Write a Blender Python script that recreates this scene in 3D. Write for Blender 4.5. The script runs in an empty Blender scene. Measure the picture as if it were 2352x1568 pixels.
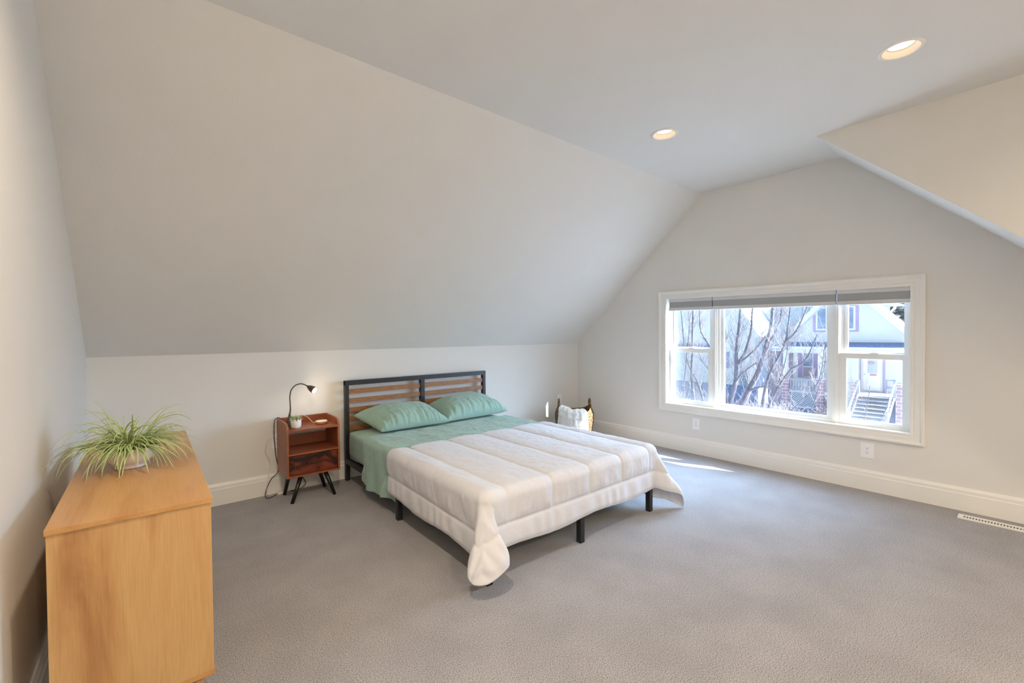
import bpy, bmesh, math, random
import numpy as np
from mathutils import Vector, Matrix, noise
C = bpy.context.scene.collection
PI = math.pi
rnd = random.Random(7)

# ------------------------------------------------------------------ room dimensions (metres)
XL, XR, YB, YN = -0.314, 4.447, 4.007, -2.6      # left wall, window wall, bed wall, near wall
ZK, ZC, YS, YR = 1.151, 2.713, 2.291, 1.086      # knee wall top, ceiling, slope tops
XD = 3.813                                       # dormer cheek
SL = 0.918
YKR = YR - (ZC - ZK) / SL                        # right knee wall

# ------------------------------------------------------------------ materials
MATS = {}
def new_mat(name):
    m = bpy.data.materials.new(name); m.use_nodes = True
    nt = m.node_tree; b = nt.nodes['Principled BSDF']
    return m, nt, b
def mat(name, col, rough=0.6, metal=0.0, col2=None, nscale=20.0, bump=0.0, bscale=60.0, sheen=0.0, coat=0.0,
        stretch=None, detail=4.0, spec=0.5, ramp=(0.35, 0.65), sub=0.0, bdist=0.02):
    m, nt, b = new_mat(name)
    N, L = nt.nodes, nt.links
    b.inputs['Base Color'].default_value = (*col, 1)
    b.inputs['Roughness'].default_value = rough
    b.inputs['Metallic'].default_value = metal
    b.inputs['Specular IOR Level'].default_value = spec
    if sheen: b.inputs['Sheen Weight'].default_value = sheen
    if coat: b.inputs['Coat Weight'].default_value = coat
    if sub:
        b.inputs['Subsurface Weight'].default_value = sub
    tc = N.new('ShaderNodeTexCoord'); mp = N.new('ShaderNodeMapping')
    L.new(tc.outputs['Object'], mp.inputs['Vector'])
    if stretch: mp.inputs['Scale'].default_value = stretch
    if col2 is None: col2 = tuple(c * 0.93 for c in col)
    n = N.new('ShaderNodeTexNoise'); n.inputs['Scale'].default_value = nscale; n.inputs['Detail'].default_value = detail
    L.new(mp.outputs['Vector'], n.inputs['Vector'])
    r = N.new('ShaderNodeValToRGB')
    r.color_ramp.elements[0].position = ramp[0]; r.color_ramp.elements[0].color = (*col2, 1)
    r.color_ramp.elements[1].position = ramp[1]; r.color_ramp.elements[1].color = (*col, 1)
    L.new(n.outputs['Fac'], r.inputs['Fac']); L.new(r.outputs['Color'], b.inputs['Base Color'])
    if bump:
        n2 = N.new('ShaderNodeTexNoise'); n2.inputs['Scale'].default_value = bscale; n2.inputs['Detail'].default_value = 3
        L.new(mp.outputs['Vector'], n2.inputs['Vector'])
        bp = N.new('ShaderNodeBump'); bp.inputs['Strength'].default_value = bump; bp.inputs['Distance'].default_value = bdist
        L.new(n2.outputs['Fac'], bp.inputs['Height']); L.new(bp.outputs['Normal'], b.inputs['Normal'])
    MATS[name] = m
    return m

M_wall = mat('wall_paint', (0.745, 0.735, 0.71), 0.75, col2=(0.735, 0.725, 0.70), nscale=3, bump=0.12, bscale=90, bdist=0.004, spec=0.3)
M_ceil = mat('ceiling_paint', (0.75, 0.745, 0.725), 0.8, col2=(0.74, 0.735, 0.715), nscale=3, bump=0.15, bscale=80, bdist=0.004, spec=0.25)
M_trim = mat('trim_paint', (0.82, 0.81, 0.78), 0.35, col2=(0.81, 0.80, 0.77), nscale=4)
M_vinyl = mat('window_vinyl', (0.80, 0.82, 0.82), 0.35, col2=(0.79, 0.81, 0.81), nscale=4)
M_plate = mat('outlet_plastic', (0.86, 0.87, 0.88), 0.3, nscale=5, col2=(0.85, 0.86, 0.87))
M_dark = mat('dark_slot', (0.02, 0.02, 0.02), 0.7, nscale=20)
M_blind = mat('blind_fabric', (0.37, 0.39, 0.40), 0.85, col2=(0.35, 0.37, 0.38), nscale=150, stretch=(1, 1, 6))
M_blindrail = mat('blind_rail', (0.66, 0.67, 0.70), 0.4, nscale=5)
M_black = mat('black_metal', (0.012, 0.012, 0.014), 0.42, metal=0.0, col2=(0.018, 0.018, 0.02), nscale=40)
M_blackleg = mat('black_wood', (0.008, 0.008, 0.009), 0.3, nscale=40)
M_slat = mat('slat_wood', (0.36, 0.165, 0.055), 0.45, col2=(0.23, 0.095, 0.03), nscale=14, stretch=(1, 8, 8), detail=6)
M_comf = mat('comforter_cotton', (0.625, 0.635, 0.69), 0.85, col2=(0.61, 0.62, 0.675), nscale=6, bump=0.10, bscale=38, bdist=0.012, sheen=0.15)
M_sheet = mat('green_cotton', (0.27, 0.415, 0.355), 0.72, col2=(0.25, 0.39, 0.33), nscale=5, bump=0.15, bscale=22, bdist=0.012, sheen=0.2)
M_throw = mat('throw_cotton', (0.82, 0.82, 0.80), 0.95, nscale=60, bump=0.5, bscale=90, bdist=0.01, sheen=0.2)
M_pot = mat('white_ceramic', (0.80, 0.785, 0.75), 0.45, nscale=6, col2=(0.79, 0.775, 0.74))
M_bowl = mat('glazed_bowl', (0.78, 0.77, 0.77), 0.12, nscale=6, col2=(0.77, 0.76, 0.76), coat=0.4)
M_soil = mat('potting_soil', (0.045, 0.025, 0.015), 0.95, col2=(0.02, 0.012, 0.008), nscale=80, bump=0.8, bscale=120)
M_succ = mat('succulent_leaf', (0.34, 0.42, 0.24), 0.45, col2=(0.25, 0.34, 0.20), nscale=40, sub=0.1)
M_cordb = mat('black_rubber_cord', (0.03, 0.02, 0.016), 0.5, nscale=40)
M_cordw = mat('white_cord', (0.72, 0.70, 0.62), 0.5, nscale=40)
M_lampblk = mat('lamp_brown', (0.085, 0.055, 0.042), 0.42, nscale=40)
M_baffle = mat('baffle_enamel', (0.50, 0.46, 0.40), 0.5, nscale=6)
M_bam = mat('pale_bamboo', (0.55, 0.27, 0.10), 0.5, col2=(0.45, 0.20, 0.07), nscale=30, stretch=(1, 1, 5))
M_basket = None

def wood_mat(name, cols, axis_scale, scale=3.0, rough=0.4, knots=True, bumpy=0.05):
    m, nt, b = new_mat(name); N, L = nt.nodes, nt.links
    tc = N.new('ShaderNodeTexCoord'); mp = N.new('ShaderNodeMapping'); mp.inputs['Scale'].default_value = axis_scale
    L.new(tc.outputs['Object'], mp.inputs['Vector'])
    n = N.new('ShaderNodeTexNoise'); n.inputs['Scale'].default_value = scale; n.inputs['Detail'].default_value = 9; n.inputs['Distortion'].default_value = 0.7
    n.inputs['Roughness'].default_value = 0.6
    L.new(mp.outputs['Vector'], n.inputs['Vector'])
    r = N.new('ShaderNodeValToRGB'); e = r.color_ramp.elements
    e[0].position = 0.30; e[0].color = (*cols[0], 1); e[1].position = 0.70; e[1].color = (*cols[-1], 1)
    for i, c in enumerate(cols[1:-1]):
        q = e.new(0.30 + 0.40 * (i + 1) / (len(cols) - 1)); q.color = (*c, 1)
    L.new(n.outputs['Fac'], r.inputs['Fac'])
    # fine grain
    mp2 = N.new('ShaderNodeMapping'); mp2.inputs['Scale'].default_value = tuple(a * 6 if a > 0.9 else a * 1.2 for a in axis_scale)
    L.new(tc.outputs['Object'], mp2.inputs['Vector'])
    n2 = N.new('ShaderNodeTexNoise'); n2.inputs['Scale'].default_value = scale * 5; n2.inputs['Detail'].default_value = 4
    L.new(mp2.outputs['Vector'], n2.inputs['Vector'])
    mx = N.new('ShaderNodeMixRGB'); mx.blend_type = 'MULTIPLY'; mx.inputs['Fac'].default_value = 0.35
    r2 = N.new('ShaderNodeValToRGB'); r2.color_ramp.elements[0].position = 0.3; r2.color_ramp.elements[0].color = (0.72, 0.66, 0.6, 1)
    r2.color_ramp.elements[1].position = 0.6; r2.color_ramp.elements[1].color = (1, 1, 1, 1)
    L.new(n2.outputs['Fac'], r2.inputs['Fac']); L.new(r.outputs['Color'], mx.inputs['Color1']); L.new(r2.outputs['Color'], mx.inputs['Color2'])
    L.new(mx.outputs['Color'], b.inputs['Base Color'])
    b.inputs['Roughness'].default_value = rough
    bp = N.new('ShaderNodeBump'); bp.inputs['Strength'].default_value = bumpy; bp.inputs['Distance'].default_value = 0.003
    L.new(n2.outputs['Fac'], bp.inputs['Height']); L.new(bp.outputs['Normal'], b.inputs['Normal'])
    return m
OAK = [(0.36, 0.175, 0.065), (0.46, 0.255, 0.10), (0.53, 0.33, 0.14), (0.50, 0.29, 0.12)]
M_oak_v = wood_mat('oak_laminate_upright', OAK, (5.0, 5.0, 0.75), 1.9)
M_oak_h = wood_mat('oak_laminate_top', [(0.42, 0.20, 0.065), (0.50, 0.27, 0.10), (0.55, 0.31, 0.12)], (4.5, 0.7, 5.0), 1.8, rough=0.3)
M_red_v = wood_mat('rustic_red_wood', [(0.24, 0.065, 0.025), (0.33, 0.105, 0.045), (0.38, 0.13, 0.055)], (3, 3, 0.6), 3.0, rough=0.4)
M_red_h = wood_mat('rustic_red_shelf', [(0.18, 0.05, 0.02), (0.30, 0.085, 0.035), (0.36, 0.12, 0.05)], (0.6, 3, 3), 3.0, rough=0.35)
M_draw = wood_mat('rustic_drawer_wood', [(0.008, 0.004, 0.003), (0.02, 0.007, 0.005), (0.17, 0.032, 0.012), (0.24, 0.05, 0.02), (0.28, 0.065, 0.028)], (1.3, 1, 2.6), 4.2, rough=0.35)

def carpet_mat():
    m, nt, b = new_mat('beige_carpet'); N, L = nt.nodes, nt.links
    tc = N.new('ShaderNodeTexCoord')
    n = N.new('ShaderNodeTexNoise'); n.inputs['Scale'].default_value = 235; n.inputs['Detail'].default_value = 3; n.inputs['Roughness'].default_value = 0.75
    L.new(tc.outputs['Object'], n.inputs['Vector'])
    r = N.new('ShaderNodeValToRGB'); r.color_ramp.elements[0].position = 0.37; r.color_ramp.elements[0].color = (0.07, 0.062, 0.06, 1)
    r.color_ramp.elements[1].position = 0.60; r.color_ramp.elements[1].color = (0.47, 0.455, 0.48, 1)
    q = r.color_ramp.elements.new(0.46); q.color = (0.29, 0.277, 0.283, 1)
    L.new(n.outputs['Fac'], r.inputs['Fac'])
    n2 = N.new('ShaderNodeTexNoise'); n2.inputs['Scale'].default_value = 3.5; n2.inputs['Detail'].default_value = 5
    L.new(tc.outputs['Object'], n2.inputs['Vector'])
    r2 = N.new('ShaderNodeValToRGB'); r2.color_ramp.elements[0].position = 0.35; r2.color_ramp.elements[0].color = (0.86, 0.86, 0.86, 1)
    r2.color_ramp.elements[1].position = 0.65; r2.color_ramp.elements[1].color = (1, 1, 1, 1)
    L.new(n2.outputs['Fac'], r2.inputs['Fac'])
    mx = N.new('ShaderNodeMixRGB'); mx.blend_type = 'MULTIPLY'; mx.inputs['Fac'].default_value = 1
    L.new(r.outputs['Color'], mx.inputs['Color1']); L.new(r2.outputs['Color'], mx.inputs['Color2'])
    L.new(mx.outputs['Color'], b.inputs['Base Color'])
    b.inputs['Roughness'].default_value = 0.95; b.inputs['Specular IOR Level'].default_value = 0.1; b.inputs['Sheen Weight'].default_value = 0.25
    bp = N.new('ShaderNodeBump'); bp.inputs['Strength'].default_value = 0.6; bp.inputs['Distance'].default_value = 0.006
    L.new(n.outputs['Fac'], bp.inputs['Height']); L.new(bp.outputs['Normal'], b.inputs['Normal'])
    return m
M_carpet = carpet_mat()

def wicker_mat():
    m, nt, b = new_mat('woven_seagrass'); N, L = nt.nodes, nt.links
    tc = N.new('ShaderNodeTexCoord'); n = N.new('ShaderNodeTexNoise'); n.inputs['Scale'].default_value = 70; n.inputs['Detail'].default_value = 3
    L.new(tc.outputs['Object'], n.inputs['Vector'])
    r = N.new('ShaderNodeValToRGB'); r.color_ramp.elements[0].position = 0.4; r.color_ramp.elements[0].color = (0.05, 0.028, 0.012, 1)
    r.color_ramp.elements[1].position = 0.62; r.color_ramp.elements[1].color = (0.30, 0.20, 0.11, 1)
    L.new(n.outputs['Fac'], r.inputs['Fac']); L.new(r.outputs['Color'], b.inputs['Base Color'])
    b.inputs['Roughness'].default_value = 0.75
    return m
M_basket = wicker_mat()

def leaf_mat():
    m, nt, b = new_mat('spider_plant_leaf'); N, L = nt.nodes, nt.links
    uv = N.new('ShaderNodeUVMap'); sp = N.new('ShaderNodeSeparateXYZ'); L.new(uv.outputs['UV'], sp.inputs['Vector'])
    a = N.new('ShaderNodeMath'); a.operation = 'SUBTRACT'; a.inputs[1].default_value = 0.5; L.new(sp.outputs['X'], a.inputs[0])
    ab = N.new('ShaderNodeMath'); ab.operation = 'ABSOLUTE'; L.new(a.outputs[0], ab.inputs[0])
    r = N.new('ShaderNodeValToRGB'); r.color_ramp.elements[0].position = 0.12; r.color_ramp.elements[0].color = (0.30, 0.40, 0.12, 1)
    r.color_ramp.elements[1].position = 0.42; r.color_ramp.elements[1].color = (0.52, 0.60, 0.32, 1)
    L.new(ab.outputs[0], r.inputs['Fac']); L.new(r.outputs['Color'], b.inputs['Base Color'])
    b.inputs['Roughness'].default_value = 0.4
    b.inputs['Transmission Weight'].default_value = 0.0
    return m
M_leaf = leaf_mat()

def emis(name, col, s):
    m = bpy.data.materials.new(name); m.use_nodes = True; nt = m.node_tree
    nt.nodes.remove(nt.nodes['Principled BSDF'])
    e = nt.nodes.new('ShaderNodeEmission'); e.inputs['Color'].default_value = (*col, 1); e.inputs['Strength'].default_value = s
    nt.links.new(e.outputs[0], nt.nodes['Material Output'].inputs['Surface'])
    return m
M_glow = emis('lamp_diffuser', (1.0, 0.86, 0.66), 1.9)
M_bulb = emis('desk_lamp_bulb', (1.0, 0.80, 0.58), 6)

def thin(name, fac, col, gloss=True):
    m = bpy.data.materials.new(name); m.use_nodes = True; nt = m.node_tree; N, L = nt.nodes, nt.links
    N.remove(N['Principled BSDF'])
    t = N.new('ShaderNodeBsdfTransparent'); mx = N.new('ShaderNodeMixShader'); mx.inputs[0].default_value = fac
    if gloss:
        g = N.new('ShaderNodeBsdfGlossy'); g.inputs['Roughness'].default_value = 0.02
    else:
        g = N.new('ShaderNodeBsdfDiffuse')
    g.inputs['Color'].default_value = (*col, 1)
    L.new(t.outputs[0], mx.inputs[1]); L.new(g.outputs[0], mx.inputs[2]); L.new(mx.outputs[0], N['Material Output'].inputs['Surface'])
    return m
M_glass = thin('window_glass', 0.05, (0.9, 0.95, 1.0))
M_screen = thin('insect_screen', 0.22, (0.45, 0.48, 0.52), False)

# outdoor
M_snow = mat('snow_and_grass', (0.46, 0.465, 0.485), 0.9, col2=(0.20, 0.19, 0.19), nscale=0.35, ramp=(0.36, 0.5), detail=8)
M_siding = mat('white_siding', (0.69, 0.685, 0.665), 0.7, nscale=1.0, col2=(0.67, 0.665, 0.645))
M_siding2 = mat('pale_blue_siding', (0.50, 0.56, 0.62), 0.7, nscale=1.0, col2=(0.48, 0.54, 0.60))
M_otrim = mat('white_outdoor_trim', (0.64, 0.65, 0.66), 0.6, nscale=1.0, col2=(0.62, 0.63, 0.64))
M_mauve = mat('mauve_trim', (0.40, 0.30, 0.44), 0.6, nscale=2)
M_roofd = mat('blue_grey_shingle', (0.22, 0.27, 0.42), 0.9, col2=(0.16, 0.20, 0.33), nscale=8)
M_owin = mat('outdoor_window_glass', (0.16, 0.20, 0.28), 0.15, col2=(0.30, 0.36, 0.46), nscale=1.5)
M_bark = mat('grey_bark', (0.16, 0.14, 0.165), 0.9, col2=(0.10, 0.09, 0.11), nscale=12, bump=0.4, bscale=40)
M_twig = mat('pale_twig', (0.30, 0.265, 0.275), 0.8, col2=(0.20, 0.175, 0.19), nscale=5)
M_deck = mat('weathered_wood', (0.48, 0.48, 0.54), 0.85, col2=(0.38, 0.38, 0.43), nscale=6, stretch=(1, 0.4, 4))
M_brown = mat('brown_shed', (0.40, 0.33, 0.34), 0.9, col2=(0.30, 0.25, 0.28), nscale=2)
M_hedge = mat('bare_shrub', (0.16, 0.14, 0.17), 0.95, col2=(0.24, 0.22, 0.25), nscale=5)
M_ever = mat('evergreen_needles', (0.24, 0.27, 0.27), 0.95, col2=(0.15, 0.175, 0.18), nscale=4, detail=8)
M_red = mat('faded_red_sign', (0.55, 0.30, 0.36), 0.6, nscale=9)
def brick_mat():
    m, nt, b = new_mat('red_brick'); N, L = nt.nodes, nt.links
    tc = N.new('ShaderNodeTexCoord'); s = N.new('ShaderNodeSeparateXYZ'); c = N.new('ShaderNodeCombineXYZ')
    L.new(tc.outputs['Object'], s.inputs[0]); L.new(s.outputs['Y'], c.inputs['X']); L.new(s.outputs['Z'], c.inputs['Y'])
    br = N.new('ShaderNodeTexBrick'); br.inputs['Scale'].default_value = 1.0
    br.inputs['Color1'].default_value = (0.40, 0.25, 0.29, 1); br.inputs['Color2'].default_value = (0.46, 0.29, 0.33, 1); br.inputs['Mortar'].default_value = (0.75, 0.74, 0.80, 1)
    br.inputs['Brick Width'].default_value = 0.42; br.inputs['Row Height'].default_value = 0.2; br.inputs['Mortar Size'].default_value = 0.014
    L.new(c.outputs[0], br.inputs['Vector']); L.new(br.outputs['Color'], b.inputs['Base Color']); b.inputs['Roughness'].default_value = 0.9
    return m
M_brick = brick_mat()

# ------------------------------------------------------------------ object helpers
def tag(o, label=None, cat=None, group=None, kind=None):
    if label: o['label'] = label
    if cat: o['category'] = cat
    if group: o['group'] = group
    if kind: o['kind'] = kind
    return o
def empty(name, loc=(0, 0, 0), label=None, cat=None, group=None, kind=None, rz=0):
    o = bpy.data.objects.new(name, None); C.objects.link(o); o.location = loc; o.rotation_euler = (0, 0, rz)
    o.empty_display_size = 0.05
    return tag(o, label, cat, group, kind)
def obj(name, bm, m, parent=None, smooth=False, kind=None, label=None, world=True):
    me = bpy.data.meshes.new(name); bm.normal_update(); bm.to_mesh(me); bm.free()
    if smooth:
        for p in me.polygons: p.use_smooth = True
    me.materials.append(m)
    o = bpy.data.objects.new(name, me); C.objects.link(o)
    if parent is not None:
        o.parent = parent
        if world: o.matrix_parent_inverse = Matrix.Translation(parent_world(parent)).inverted()
    if kind: o['kind'] = kind
    if label: o['label'] = label
    return o
def parent_world(p):
    # all empties here are unrotated; accumulate their translation
    v = Vector(p.location)
    if p.parent: v = Vector((0, 0, 0)) + v
    return v
def bx(bm, x0, x1, y0, y1, z0, z1, bev=0.0):
    vs = [bm.verts.new((x, y, z)) for x in (x0, x1) for y in (y0, y1) for z in (z0, z1)]
    fs = [(0, 1, 3, 2), (4, 6, 7, 5), (0, 4, 5, 1), (2, 3, 7, 6), (0, 2, 6, 4), (1, 5, 7, 3)]
    F = [bm.faces.new([vs[i] for i in f]) for f in fs]
    if bev:
        es = list({e for f in F for e in f.edges})
        bmesh.ops.bevel(bm, geom=es, offset=bev, segments=2, profile=0.7, affect='EDGES')
    return bm
def box(x0, x1, y0, y1, z0, z1, bev=0.0):
    return bx(bmesh.new(), x0, x1, y0, y1, z0, z1, bev)
def poly(bm, pts):
    return bm.faces.new([bm.verts.new(p) for p in pts])
def tube(bm, pts, rad, seg=8, cap=True):
    pts = [Vector(p) for p in pts]; n = len(pts)
    if not hasattr(rad, '__len__'): rad = [rad] * n
    rings = []; up = None
    for i, p in enumerate(pts):
        d = (pts[min(i + 1, n - 1)] - pts[max(i - 1, 0)]).normalized()
        if up is None:
            up = d.orthogonal().normalized()
        up = (up - d * up.dot(d))
        if up.length < 1e-5: up = d.orthogonal()
        up.normalize(); sd = d.cross(up)
        rings.append([bm.verts.new(p + (up * math.cos(2 * PI * k / seg) + sd * math.sin(2 * PI * k / seg)) * rad[i]) for k in range(seg)])
    for a, b in zip(rings, rings[1:]):
        for k in range(seg):
            bm.faces.new((a[k], a[(k + 1) % seg], b[(k + 1) % seg], b[k]))
    if cap:
        bm.faces.new(rings[0][::-1]); bm.faces.new(rings[-1])
    return bm
def lathe(bm, prof, cx, cy, cz=0, seg=32, cap0=True, cap1=True):
    rings = []
    for r, z in prof:
        rings.append([bm.verts.new((cx + r * math.cos(2 * PI * k / seg), cy + r * math.sin(2 * PI * k / seg), cz + z)) for k in range(seg)])
    for a, b in zip(rings, rings[1:]):
        for k in range(seg):
            bm.faces.new((a[k], a[(k + 1) % seg], b[(k + 1) % seg], b[k]))
    if cap0: bm.faces.new(rings[0][::-1])
    if cap1: bm.faces.new(rings[-1])
    return bm
def spline(pts, n=8):
    pts = [Vector(p) for p in pts]; out = []
    P = [pts[0] * 2 - pts[1]] + pts + [pts[-1] * 2 - pts[-2]]
    for i in range(1, len(P) - 2):
        for k in range(n):
            t = k / n; a, b, c, d = P[i - 1:i + 3]
            out.append(0.5 * ((2 * b) + (c - a) * t + (2 * a - 5 * b + 4 * c - d) * t * t + (3 * b - a - 3 * c + d) * t ** 3))
    out.append(pts[-1]); return out
def grid_mesh(bm, P, flip=False):
    nu, nv = P.shape[:2]
    V = [[bm.verts.new(tuple(P[i, j])) for j in range(nv)] for i in range(nu)]
    for i in range(nu - 1):
        for j in range(nv - 1):
            q = (V[i][j], V[i + 1][j], V[i + 1][j + 1], V[i][j + 1])
            bm.faces.new(q[::-1] if flip else q)
    return V
def profile_run(bm, prof, p0, p1, outn, up=(0, 0, 1), m0=0.0, m1=0.0):
    """extrude a (out,up) profile from p0 to p1; m0/m1 shift ends along the run by m*up-coordinate (mitres)"""
    p0, p1, outn, up = Vector(p0), Vector(p1), Vector(outn), Vector(up); d = (p1 - p0).normalized()
    A = [bm.verts.new(p0 + outn * o + up * u + d * (m0 * u)) for o, u in prof]
    B = [bm.verts.new(p1 + outn * o + up * u + d * (m1 * u)) for o, u in prof]
    n = len(prof)
    for i in range(n):
        j = (i + 1) % n
        bm.faces.new((A[i], A[j], B[j], B[i]))
    bm.faces.new(A[::-1]); bm.faces.new(B)
def fix(bm):
    bmesh.ops.recalc_face_normals(bm, faces=bm.faces); return bm
def smooth_mod(o, sub=1):
    m = o.modifiers.new('sub', 'SUBSURF'); m.levels = sub; m.render_levels = sub
    return o
def fbm(x, y, z, o=3):
    return noise.fractal(Vector((x, y, z)), 0.6, 2.0, o)
def autosmooth(o, ang=40):
    for p in o.data.polygons: p.use_smooth = True
    try: o.data.set_sharp_from_angle(angle=math.radians(ang))
    except Exception: pass
    return o

# ------------------------------------------------------------------ ROOM SHELL
WY0, WY1, WZ0, WZ1 = 0.652, 2.695, 0.500, 1.640     # window opening
bm = bmesh.new(); poly(bm, [(XL, YN, 0), (XR + 0.0, YN, 0), (XR, YB, 0), (XL, YB, 0)])
tag(obj('floor', bm, M_carpet), kind='structure')
bm = bmesh.new(); poly(bm, [(XL, YN, 0), (XL, YB, 0), (XL, YB, ZK), (XL, YS, ZC), (XL, YN, ZC)])
tag(obj('wall_left', bm, M_wall), kind='structure')
bm = bmesh.new(); poly(bm, [(XL, YB, 0), (XR, YB, 0), (XR, YB, ZK), (XL, YB, ZK)])
tag(obj('wall_rear', bm, M_wall), kind='structure')
bm = bmesh.new(); poly(bm, [(XL, YN, 0), (XD, YN, 0), (XD, YN, ZC), (XL, YN, ZC)])
tag(obj('wall_near', bm, M_wall), kind='structure')
# window wall with the opening
bm = bmesh.new()
poly(bm, [(XR, YKR, 0), (XR, WY0, 0), (XR, WY0, ZC - SL * (YR - WY0)), (XR, YKR, ZK)])
poly(bm, [(XR, WY0, 0), (XR, WY1, 0), (XR, WY1, WZ0), (XR, WY0, WZ0)])
poly(bm, [(XR, WY0, WZ1), (XR, WY1, WZ1), (XR, WY1, ZC - (WY1 - YS) * (ZC - ZK) / (YB - YS)), (XR, YS, ZC), (XR, YR, ZC), (XR, WY0, ZC - SL * (YR - WY0))])
poly(bm, [(XR, WY1, 0), (XR, YB, 0), (XR, YB, ZK), (XR, WY1, ZC - (WY1 - YS) * (ZC - ZK) / (YB - YS))])
tag(obj('wall_right', fix(bm), M_wall), kind='structure')
# dormer cheek: plane X = XD above the roof slope and down to the floor nearer than the knee wall
bm = bmesh.new()
poly(bm, [(XD, YR, ZC), (XD, YKR, ZK), (XD, YKR, ZC)])
poly(bm, [(XD, YKR, 0), (XD, YKR, ZC), (XD, YN, ZC), (XD, YN, 0)])
tag(obj('wall_dormer', bm, M_wall), kind='structure')
bm = bmesh.new(); poly(bm, [(XD, YKR, 0), (XR, YKR, 0), (XR, YKR, ZK), (XD, YKR, ZK)])
tag(obj('wall_knee', bm, M_wall), kind='structure')
bm = bmesh.new()
a = poly(bm, [(XL, YN, ZC), (XL, YS, ZC), (XR, YS, ZC), (XR, YR, ZC), (XD, YR, ZC), (XD, YN, ZC)])
poly(bm, [(XL, YS, ZC), (XL, YB, ZK), (XR, YB, ZK), (XR, YS, ZC)])
poly(bm, [(XD, YR, ZC), (XR, YR, ZC), (XR, YKR, ZK), (XD, YKR, ZK)])
bmesh.ops.remove_doubles(bm, verts=bm.verts, dist=1e-5)
tag(obj('ceiling', bm, M_ceil), kind='structure')

BBH = 0.164
bbprof = [(0, 0), (0.017, 0), (0.017, BBH - 0.045), (0.013, BBH - 0.040), (0.013, BBH - 0.018), (0.010, BBH - 0.012), (0.006, BBH), (0, BBH)]
bm = bmesh.new(); profile_run(bm, bbprof, (XL, YB, 0), (XR, YB, 0), (0, -1, 0)); tag(obj('baseboard_rear', fix(bm), M_trim), kind='structure')
bm = bmesh.new(); profile_run(bm, bbprof, (XL, YN, 0), (XL, YB - 0.017, 0), (1, 0, 0)); tag(obj('baseboard_left', fix(bm), M_trim), kind='structure')
# right baseboard in two lengths with a scarf joint
bm = bmesh.new()
profile_run(bm, bbprof, (XR, YB - 0.017, 0), (XR, 0.5067, 0), (-1, 0, 0), m1=1.0)
profile_run(bm, bbprof, (XR, 0.506, 0), (XR, YKR, 0), (-1, 0, 0), m0=1.0)
tag(obj('baseboard_right', fix(bm), M_trim), kind='structure')

# ------------------------------------------------------------------ WINDOW
win = empty('window_1', (XR, 1.67, 0.4), kind='structure')
cprof = [(0, 0), (0.014, 0), (0.016, 0.006), (0.014, 0.022), (0.018, 0.030), (0.018, 0.058), (0.026, 0.066), (0.028, 0.076), (0.024, 0.085), (0, 0.085)]
bm = bmesh.new()
cy0, cy1, cz0, cz1 = WY0 + 0.004, WY1 - 0.004, WZ0 + 0.002, WZ1 - 0.008
profile_run(bm, cprof, (XR, cy0, cz0), (XR, cy1, cz0), (-1, 0, 0), (0, 0, -1), m0=-1, m1=1)
profile_run(bm, cprof, (XR, cy0, cz1), (XR, cy1, cz1), (-1, 0, 0), (0, 0, 1), m0=-1, m1=1)
profile_run(bm, cprof, (XR, cy0, cz0), (XR, cy0, cz1), (-1, 0, 0), (0, -1, 0), m0=-1, m1=1)
profile_run(bm, cprof, (XR, cy1, cz0), (XR, cy1, cz1), (-1, 0, 0), (0, 1, 0), m0=-1, m1=1)
obj('window_casing', fix(bm), M_trim, win)
# jamb liner
XJ = XR + 0.155
bm = bmesh.new()
t = 0.02
bx(bm, XR - 0.001, XJ, WY0 - t, WY0, WZ0 - t, WZ1 + t); bx(bm, XR - 0.001, XJ, WY1, WY1 + t, WZ0 - t, WZ1 + t)
bx(bm, XR - 0.001, XJ, WY0, WY1, WZ0 - t, WZ0); bx(bm, XR - 0.001, XJ, WY0, WY1, WZ1, WZ1 + t)
obj('window_jamb', bm, M_trim, win)
MR0, MR1, ML0, ML1 = 1.124, 1.168, 2.160, 2.197    # mullions
bm = bmesh.new()
for a, b in ((MR0, MR1), (ML0, ML1)):
    bx(bm, XR + 0.075, XJ, a, b, WZ0, WZ1, 0.002)
    bx(bm, XR + 0.068, XR + 0.08, (a + b) / 2 - 0.004, (a + b) / 2 + 0.004, WZ0, WZ1)
obj('window_mullion', bm, M_vinyl, win)
def frame(bm, x0, x1, y0, y1, z0, z1, l, r, b, t_, bev=0.003):
    """rectangular ring: l = width at y0 side, r at y1 side"""
    bx(bm, x0, x1, y0, y0 + l, z0, z1, bev); bx(bm, x0, x1, y1 - r, y1, z0, z1, bev)
    bx(bm, x0, x1, y0 + l - 0.002, y1 - r + 0.002, z0, z0 + b, bev); bx(bm, x0, x1, y0 + l - 0.002, y1 - r + 0.002, z1 - t_, z1, bev)
def glass(parent, x, y0, y1, z0, z1):
    bm = bmesh.new(); poly(bm, [(x, y0, z0), (x, y1, z0), (x, y1, z1), (x, y0, z1)])
    return obj('glass', bm, M_glass, parent)
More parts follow.
